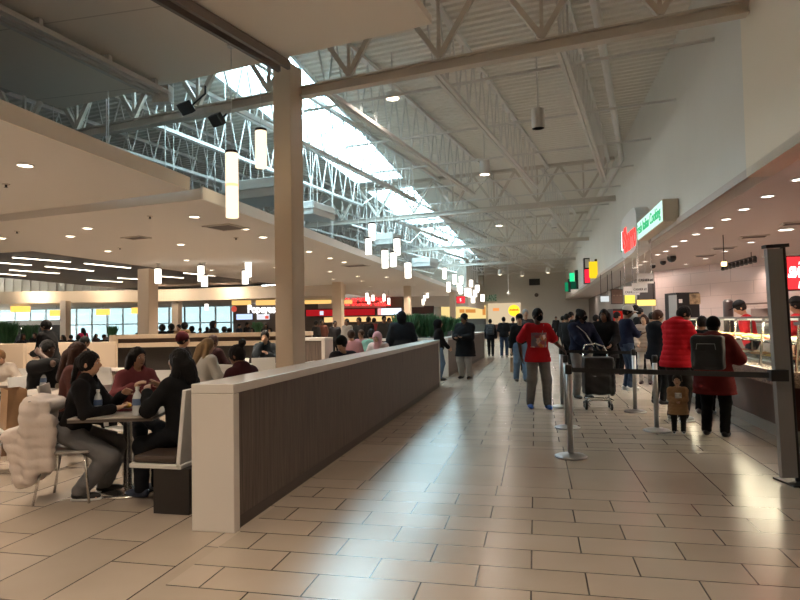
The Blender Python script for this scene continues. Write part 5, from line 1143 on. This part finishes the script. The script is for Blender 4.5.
dr, D_ = person('person in dark red parka and black beanie with backpack, facing the food counter', at_feet(716, 436), 28, 1.47, 0, skin=BROWNSKIN, hat='beanie', hatc=(.008, .008, .009), build=1.22, head=(10, 12), hl=(-.05, .34, 1.1), hr=(.26, .30, 1.1), top=dict(c=DKRED, off=.065, hem=.62, hood=True, collar=True), bot=dict(c=(.009, .008, .008), off=.025), shoe=(.008, .008, .008))
def backpack(label, body, ctx, c=(.008, .009, .011), w=1.0, y=-.235):
    sd = SDF(.03); RL = I3; sd.box((0, 0, .02), (.13*w, .05, .17), .04); sd.box((0, -.075, -.06), (.10*w, .015, .07), .025); sd.cap((-.05, .02, .2), (.05, .02, .2), .02)
    sd.fn = lambda F, X, Y, Z: F-.004*np.sin(X*37)*np.sin(Z*31)
    o = sdf_obj('backpack', sd, .012, mat('pack_%d' % int(c[2]*10000), c, .6, bump=.3, bscale=30), None); o.location = in_body(body, ctx['T'](0, y, 1.21)); o.rotation_euler = body.rotation_euler; o.scale = (1, 1, 1); tag(o, label, 'backpack')
    obj('zip_line', MB().path([(-.1*w, -.096, .06), (-.09*w, -.098, .13), (.09*w, -.098, .13), (.1*w, -.096, .06)], .004, 5), mat('zip_grey', (.2, .2, .2), .4), o, local=True); return o
backpack('black backpack worn over the dark red parka', dr, D_, w=1.1, y=-.275)
person('person in dark clothes half hidden between red puffer jacket and dark red parka', at_d(702, 9.3), 30, 1.5, 1, skin=BROWNSKIN, top=dict(c=(.012, .009, .009), off=.05, hem=.7), bot=dict(c=BLK), shoe=(.35, .35, .35))
# counter staff
person('counter worker in a red shirt and black cap bending behind the glass counter', at_d(751, 11.6), -75, 1.80, 0, skin=LIGHTSKIN, hair='short', hat='cap', hatc=(.008, .008, .009), head=(0, 22), lean=10, hl=(-.1, .27, 1.1), hr=(.12, .27, 1.1), top=dict(c=(.42, .015, .02), off=.028, sleeve=.3, name='uniform_shirt'), bot=dict(c=BLK))
person('counter worker with black cap behind the grey post under the red lit sign', at_d(797, 10.2), -60, 1.78, 1, skin=TANSKIN, hat='cap', hatc=(.008, .008, .009), top=dict(c=(.30, .012, .015), off=.03, sleeve=.3, name='uniform_shirt'), bot=dict(c=BLK))
# concourse, mid distance
person('person in black hooded jacket and blue jeans standing at the end of the partition', at_feet(439.5, 380.5), 75, 1.53, 0, skin=LIGHTSKIN, hat='hood', hatc=(.010, .009, .010), hl=(-.05, .26, .95), hr=(.12, .26, .93), top=dict(c=(.010, .009, .010), off=.04, hem=.84), bot=dict(c=(.10, .15, .22)), shoe=(.01, .01, .01))
person('person in long black coat, cap and pale grey trousers beside the second partition', at_feet(466, 378.5), 200, 1.66, 0, skin=TANSKIN, hat='cap', hatc=(.010, .010, .011), build=1.2, head=(20, 4), hl=(-.08, .30, 1.12), hr=(.12, .3, 1.1), top=dict(c=(.010, .011, .013), off=.06, hem=.60, collar=True), bot=dict(c=(.30, .28, .26), off=.03, wide=1.1), shoe=(.01, .01, .01))
b1, c1 = person('person in dark clothes with a backpack walking away near the second partition end', at_feet(491, 356), 0, 1.55, 1, skin=TANSKIN, hl=None, fr=(.1, -.16, 0), fl=(-.09, .16, 0), top=dict(c=(.012, .013, .016), off=.05, hem=.8, hood=True), bot=dict(c=BLK))
backpack('dark backpack with a pale mark on the walker by the partition end', b1, c1, (.02, .024, .032), y=-.25)
person('person in a black vest and jeans walking away down the middle of the concourse', at_feet(504.5, 357.5), 3, 1.62, 1, skin=LIGHTSKIN, fr=(.1, .12, 0), fl=(-.1, -.12, 0), top=dict(c=(.012, .012, .014), off=.045, hem=.86, sleeve=.3), bot=dict(c=(.03, .045, .075)), shoe=(.35, .33, .3))
m2, c2 = person('person in a black cap, black shirt and faded jeans partly behind the red-shirted man', at_feet(521, 381.5), 165, 1.62, 1, skin=LIGHTSKIN, hat='cap', hatc=(.012, .012, .014), head=(20, 5), fr=(.1, -.08, 0), fl=(-.1, .12, 0), top=dict(c=(.012, .012, .013), off=.03, hem=.86, name='t_shirt'), bot=dict(c=LJEANS, off=.03), shoe=(.02, .02, .02))
q = in_body(m2, c2['arms'][1][1]); paper_bag('brown paper bag carried low by the man in faded jeans', (FL(515, 381).x, FL(515, 381).y, .22), .24, .13, .36, 1.2)
person('grey-haired person seen over the shoulder of the red-shirted man', at_d(525.5, 17), 170, Hat(525.5, 309.5, 17), 1, hair='short', hc=(.35, .34, .33), top=dict(c=(.05, .05, .055)), bot=dict(c=BLK))
person('person in dark clothes just past the vest wearer in the concourse', at_d(513, 25), 5, 1.6, 2, top=dict(c=(.014, .014, .016), off=.04), bot=dict(c=BLK), skin=TANSKIN)
person('lone person in dark clothes far off before the beige end wall', at_d(556, 41), 180, 1.68, 2, top=dict(c=(.02, .018, .018), off=.04), bot=dict(c=(.015, .014, .014)), skin=TANSKIN)
for px, D, yt, l in [(567, 17, 314, 'first dark-clad person in the line behind the navy jacket'), (571, 19.5, 312, 'second dark-clad person in the line behind the navy jacket, taller'), (563, 22, 316, 'last dark-clad person in the line behind the navy jacket'), (596, 16, 315, 'person in dark clothes between the two heads behind the cart'), (640, 17, 308, 'dark-haired person in the crowd past the white cap'), (636, 20, 305, 'person with pale top in the crowd under the yellow menu'), (617, 16, 312, 'person in brown clothes behind the navy sweater')]:
    person(l, at_d(px, D), 60, Hat(px, yt, D), 2, skin=TANSKIN, top=dict(c={636: (.4, .38, .36), 617: (.14, .09, .06)}.get(px, (.014, .013, .014)), off=.04), bot=dict(c=BLK), hair='short')
# ---- seated near the partition
sitp = lambda px, D: at_d(px, D)
person('person in black top and grey trousers sitting on the puffer coat chair', (C1P[0]+.01, C1P[1]+.0), C1Y, 1.56, 0, sit=True, lean=15, skin=LIGHTSKIN, hair='ponytail', hc=(.008, .006, .006), head=(-4, -2), hl=(-.05, .45, .98), hr=(.10, .40, .86), pr=(.7, -.3, -.6), fl=(-.14, .24, 0), fr=(.1, .10, 0), top=dict(c=(.010, .009, .010), off=.028, collar=True), bot=dict(c=(.15, .15, .155), off=.026, wide=1.1), shoe=(.010, .010, .010), sole=True)
person('person with shoulder-length black hair in black, sitting on the bench end with hands raised', (-3.02, 4.74), -82, 1.55, 0, sit=True, lean=5, skin=TANSKIN, hair='bob', hc=(.006, .005, .005), head=(-8, 0), hl=(-.13, .33, 1.02), hr=(.13, .36, 1.04), top=dict(c=(.010, .010, .011), off=.035, collar=True), bot=dict(c=(.010, .011, .014), off=.025), shoe=(.02, .03, .06))
person('person with long dark hair in a dusty pink sweater eating with both hands', at_d(133, 6.42), 118, 1.53, 0, sit=True, lean=9, skin=TANSKIN, hair='long', hc=(.008, .006, .006), head=(-10, 4), hl=(-.10, .36, 1.0), hr=(.16, .34, 1.0), top=dict(c=(.17, .045, .052), off=.035, collar=True, name='sweater'), bot=dict(c=(.012, .014, .02)))
person('person with piled-up hair in a maroon top looking down, seated on the bench beyond', (-2.98, 5.82), -75, 1.55, 0, sit=True, lean=8, skin=BROWNSKIN, hair='top', hc=(.008, .006, .006), head=(-10, 14), hl=(-.1, .36, .95), hr=(.12, .36, .93), top=dict(c=(.045, .012, .016), off=.04, collar=True), bot=dict(c=BLK))
person('person in black T-shirt leaning the cheek on one hand, bottle in front', at_d(38, 7.75), 95, 1.7, 0, sit=True, lean=14, skin=DARKSKIN, hair='short', head=(5, 8), hr=(.11, .17, 1.19), hl=(-.10, .45, .86), pr=(.05, 1, -.3), top=dict(c=(.010, .010, .011), off=.035, sleeve=.35, name='t_shirt'), bot=dict(c=BLK))
person('person with long reddish-brown hair and patterned top sitting right behind the nearest woman', at_d(70, 6.7), 60, 1.64, 0, sit=True, lean=6, skin=LIGHTSKIN, hair='long', hc=(.040, .016, .010), head=(10, 6), top=dict(c=(.08, .03, .025), off=.035), bot=dict(c=BLK))
person('child with light hair in cream sweater bending over a table', at_d(9, 9.1), 170, 1.42, 1, sit=True, lean=20, skin=LIGHTSKIN, hair='short', hc=(.20, .11, .05), head=(-20, 22), top=dict(c=(.48, .42, .36), off=.035, name='sweater'), bot=dict(c=(.05, .05, .06)))
person('person in a black jacket standing and leaning forward behind the seated diners', at_d(51, 11.6), -100, 1.66, 0, lean=10, skin=TANSKIN, hair='short', head=(0, 0), build=1.0, hl=(-.1, .3, 1.05), hr=(.14, .3, 1.0), top=dict(c=(.008, .008, .009), off=.05, hem=.8, collar=True), bot=dict(c=BLK))
person('dark-haired person in black seated low behind the standing man, before the booths', at_d(80, 12.3), 30, 1.62, 1, sit=True, lean=10, hl=(-.1, .2, .68), hr=(.1, .2, .68), skin=BROWNSKIN, top=dict(c=(.012, .011, .011), off=.035), bot=dict(c=BLK))
person('person in a maroon beanie and dark jacket seated before the low divider', at_d(179, 10.2), 40, 1.72, 1, sit=True, lean=6, skin=TANSKIN, hat='beanie', hatc=(.07, .012, .018), top=dict(c=(.018, .014, .015), off=.05), bot=dict(c=BLK))
person('fair-haired person in a pale sweater seated past the black bob haircut', at_d(201, 8.6), 20, 1.6, 1, sit=True, lean=8, skin=LIGHTSKIN, hair='long', hc=FAIRHAIR, head=(25, 10), top=dict(c=(.42, .40, .36), off=.04, name='sweater'), bot=dict(c=(.05, .05, .06)))
person('person with dark reddish hair seated behind the fair-haired one', at_d(213, 11.0), 20, 1.6, 1, sit=True, skin=BROWNSKIN, hc=(.03, .010, .008), top=dict(c=(.03, .012, .014), off=.04), bot=dict(c=BLK))
person('man in dark jacket facing the concourse, hand at chin, beside the tall column', at_d(266, 12.3), 165, 1.74, 0, sit=True, lean=12, skin=LIGHTSKIN, hair='short', head=(0, 2), hr=(.05, .26, 1.10), pr=(.5, .2, -1), hl=(-.10, .36, .90), top=dict(c=(.022, .028, .034), off=.04, collar=True), bot=dict(c=BLK))
# ---- seated group past the column
person('person in a black cap and dark floral top seated low just behind the partition', at_d(342, 9.4), 150, 1.56, 1, sit=True, lean=10, skin=LIGHTSKIN, hat='beanie', hatc=(.008, .008, .009), head=(40, 20), top=dict(c=(.035, .03, .04), off=.04), bot=dict(c=BLK))
person('person in a pink and white striped jacket seated with the back to the partition', at_d(351, 13.1), -30, 1.66, 1, sit=True, skin=TANSKIN, hc=BROWNHAIR, top=dict(c=(.50, .26, .28), off=.045), bot=dict(c=(.2, .2, .22)))
person('person in a dusty pink top seated beside the striped jacket', at_d(361, 15.2), 200, 1.6, 1, sit=True, skin=TANSKIN, hc=BROWNHAIR, top=dict(c=(.42, .20, .22), off=.04), bot=dict(c=BLK))
person('person in an aqua hoodie and dark hair seated with the back to the partition', at_d(371, 13.7), -10, 1.66, 1, sit=True, skin=TANSKIN, top=dict(c=(.20, .42, .36), off=.045, hood=True), bot=dict(c=BLK))
person('person in a pale pink headscarf and white top looking at a phone', at_d(379, 12.3), 185, 1.62, 1, sit=True, lean=8, skin=LIGHTSKIN, hat='hijab', hatc=(.62, .36, .40), head=(0, 18), top=dict(c=(.60, .52, .52), off=.04), bot=dict(c=BLK))
person('person in a long dark blue-black coat with hood up standing behind the partition', at_d(401.5, 13.6), -20, Hat(401.5, 312.5, 13.6), 0, skin=TANSKIN, hat='hood', hatc=(.012, .013, .016), build=1.2, top=dict(c=(.016, .020, .026), off=.06, hem=.6), bot=dict(c=BLK))
person('person in teal-grey jacket bending next to the hooded dark coat', at_d(391, 14.8), -60, 1.5, 1, sit=True, skin=TANSKIN, top=dict(c=(.05, .065, .065), off=.05, hood=True), bot=dict(c=BLK))
for px, D, yt, c, l in [(359, 20, 317.5, (.010, .010, .011), 'broad person in black standing among the far tables beside the red stall'), (368.5, 21, 317, (.012, .012, .013), 'second standing person in black beside the red stall'), (374, 24, 318, (.20, .03, .035), 'person in dark red standing between the black-clad people'), (384, 22, 316, (.05, .05, .05), 'person with backpack in grey standing near the red stall'), (389, 23, 318, (.015, .014, .016), 'short person in dark clothes near the pale blue screen'), (347, 22, 319, (.35, .34, .33), 'person in a pale top behind the beige column by the red stall'), (335, 23, 321, (.03, .03, .035), 'person in dark clothes just beside the beige column by the red stall'), (316, 24, 321, (.02, .02, .02), 'person in dark clothes just past the tall column'), (322, 26, 320, (.10, .04, .03), 'person in brown clothes past the tall column')]:
    person(l, at_d(px, D), random.choice((150, 200, 30, -20)), Hat(px, yt, D), 2, skin=BROWNSKIN, top=dict(c=c, off=.045, hem=.84), bot=dict(c=BLK))
FAR = [(71, 335, 21, BLK, 'far diner in black before the windows, beside the slim column'), (83, 328, 25, (.55, .03, .10), 'far person in bright pink standing before the windows'), (78, 336, 24, BLK, 'dark-clad diner seated next to the bright pink one'), (104, 334.5, 20, BLK, 'broad far diner in black before the windows'), (96, 334, 24, (.05, .03, .03), 'far diner in dark brown before the windows'), (116, 335, 22, (.04, .015, .015), 'far diner in dark maroon beside the broad black one'), (137, 333, 22, BLK, 'far diner in black right beside the beige column'), (141, 328, 26, BLK, 'taller far person in black touching the beige column'), (156.5, 326, 27, (.45, .05, .10), 'far person in pink just past the beige column'), (162, 325.5, 22, BLK, 'first of two black-clad diners past the beige column'), (171, 325, 23, BLK, 'second of two black-clad diners past the beige column'), (179, 324.5, 21, (.24, .14, .07), 'first far person in a tan coat before the windows'), (185, 323.5, 22, (.28, .17, .08), 'second far person in a tan coat before the windows'), (192, 327, 25, BLK, 'far diner in black beside the tan coats'), (200, 328, 26, (.03, .03, .035), 'far diner in dark grey past the tan coats'), (207, 327, 28, BLK, 'small far diner in black left of none'), (213.5, 321.5, 19.5, BLK, 'large black-clad person in a hood standing at the divider'), (224, 327.5, 24, BLK, 'far diner in black behind the large hooded person'), (229, 329, 25, (.03, .03, .04), 'far diner in dark blue between the hooded person and the screens'), (239, 324, 29, (.02, .03, .05), 'far person in dark blue under the round red emblem'), (247, 322.5, 28, BLK, 'far person in black under the pale blue screens'), (252, 328, 24, BLK, 'far diner in black under the white letters'), (266, 324, 27, BLK, 'far person in black under the red picture screen'), (270, 328, 24, (.02, .02, .025), 'far diner in charcoal next to the tall column'), (23, 334, 19, BLK, 'far diner in black before the dark kiosk'), (35, 333, 22, BLK, 'far diner in black hidden partly by the standing man'), (63, 335, 22, BLK, 'far diner in black at the foot of the slim column')]
for px, yt, D, c, l in FAR:
    if px == 207: l = 'small far diner in black between the tan coats and the large hooded person'
    H_ = Hat(px, yt, D)
    person(l, at_d(px, D), random.choice((170, 90, -80, 20, 200)), H_, 2, skin=BROWNSKIN if c == BLK else TANSKIN, top=dict(c=c, off=.05, hem=.84), bot=dict(c=BLK), build=1.1, hat='hood' if px == 213.5 else None, hatc=BLK, hair=random.choice(('short', 'long', 'afro')))
# ------------------------------------------------------------------ world and view
w = bpy.data.worlds.new('world'); S.world = w; w.use_nodes = True; bg = w.node_tree.nodes['Background']; bg.inputs[0].default_value = (.88, .97, 1, 1); bg.inputs[1].default_value = 16.0
S.view_settings.view_transform = 'Standard'; S.view_settings.look = 'None'; S.view_settings.gamma = 1; S.view_settings.exposure = .42; S.view_settings.use_curve_mapping = False
S.cycles.max_bounces = 8; S.cycles.diffuse_bounces = 4; S.cycles.transparent_max_bounces = 10; S.cycles.use_denoising = True; S.cycles.sample_clamp_indirect = 6
for o in S.objects:
    if o.type in ('MESH', 'EMPTY') and o.parent is None and not o.get('kind') and not o.get('label'): print('NOLABEL', o.name)
for o in S.objects:
    l = o.get('label')
    if l and len(l.split()) > 15: print('LONG', len(l.split()), l)
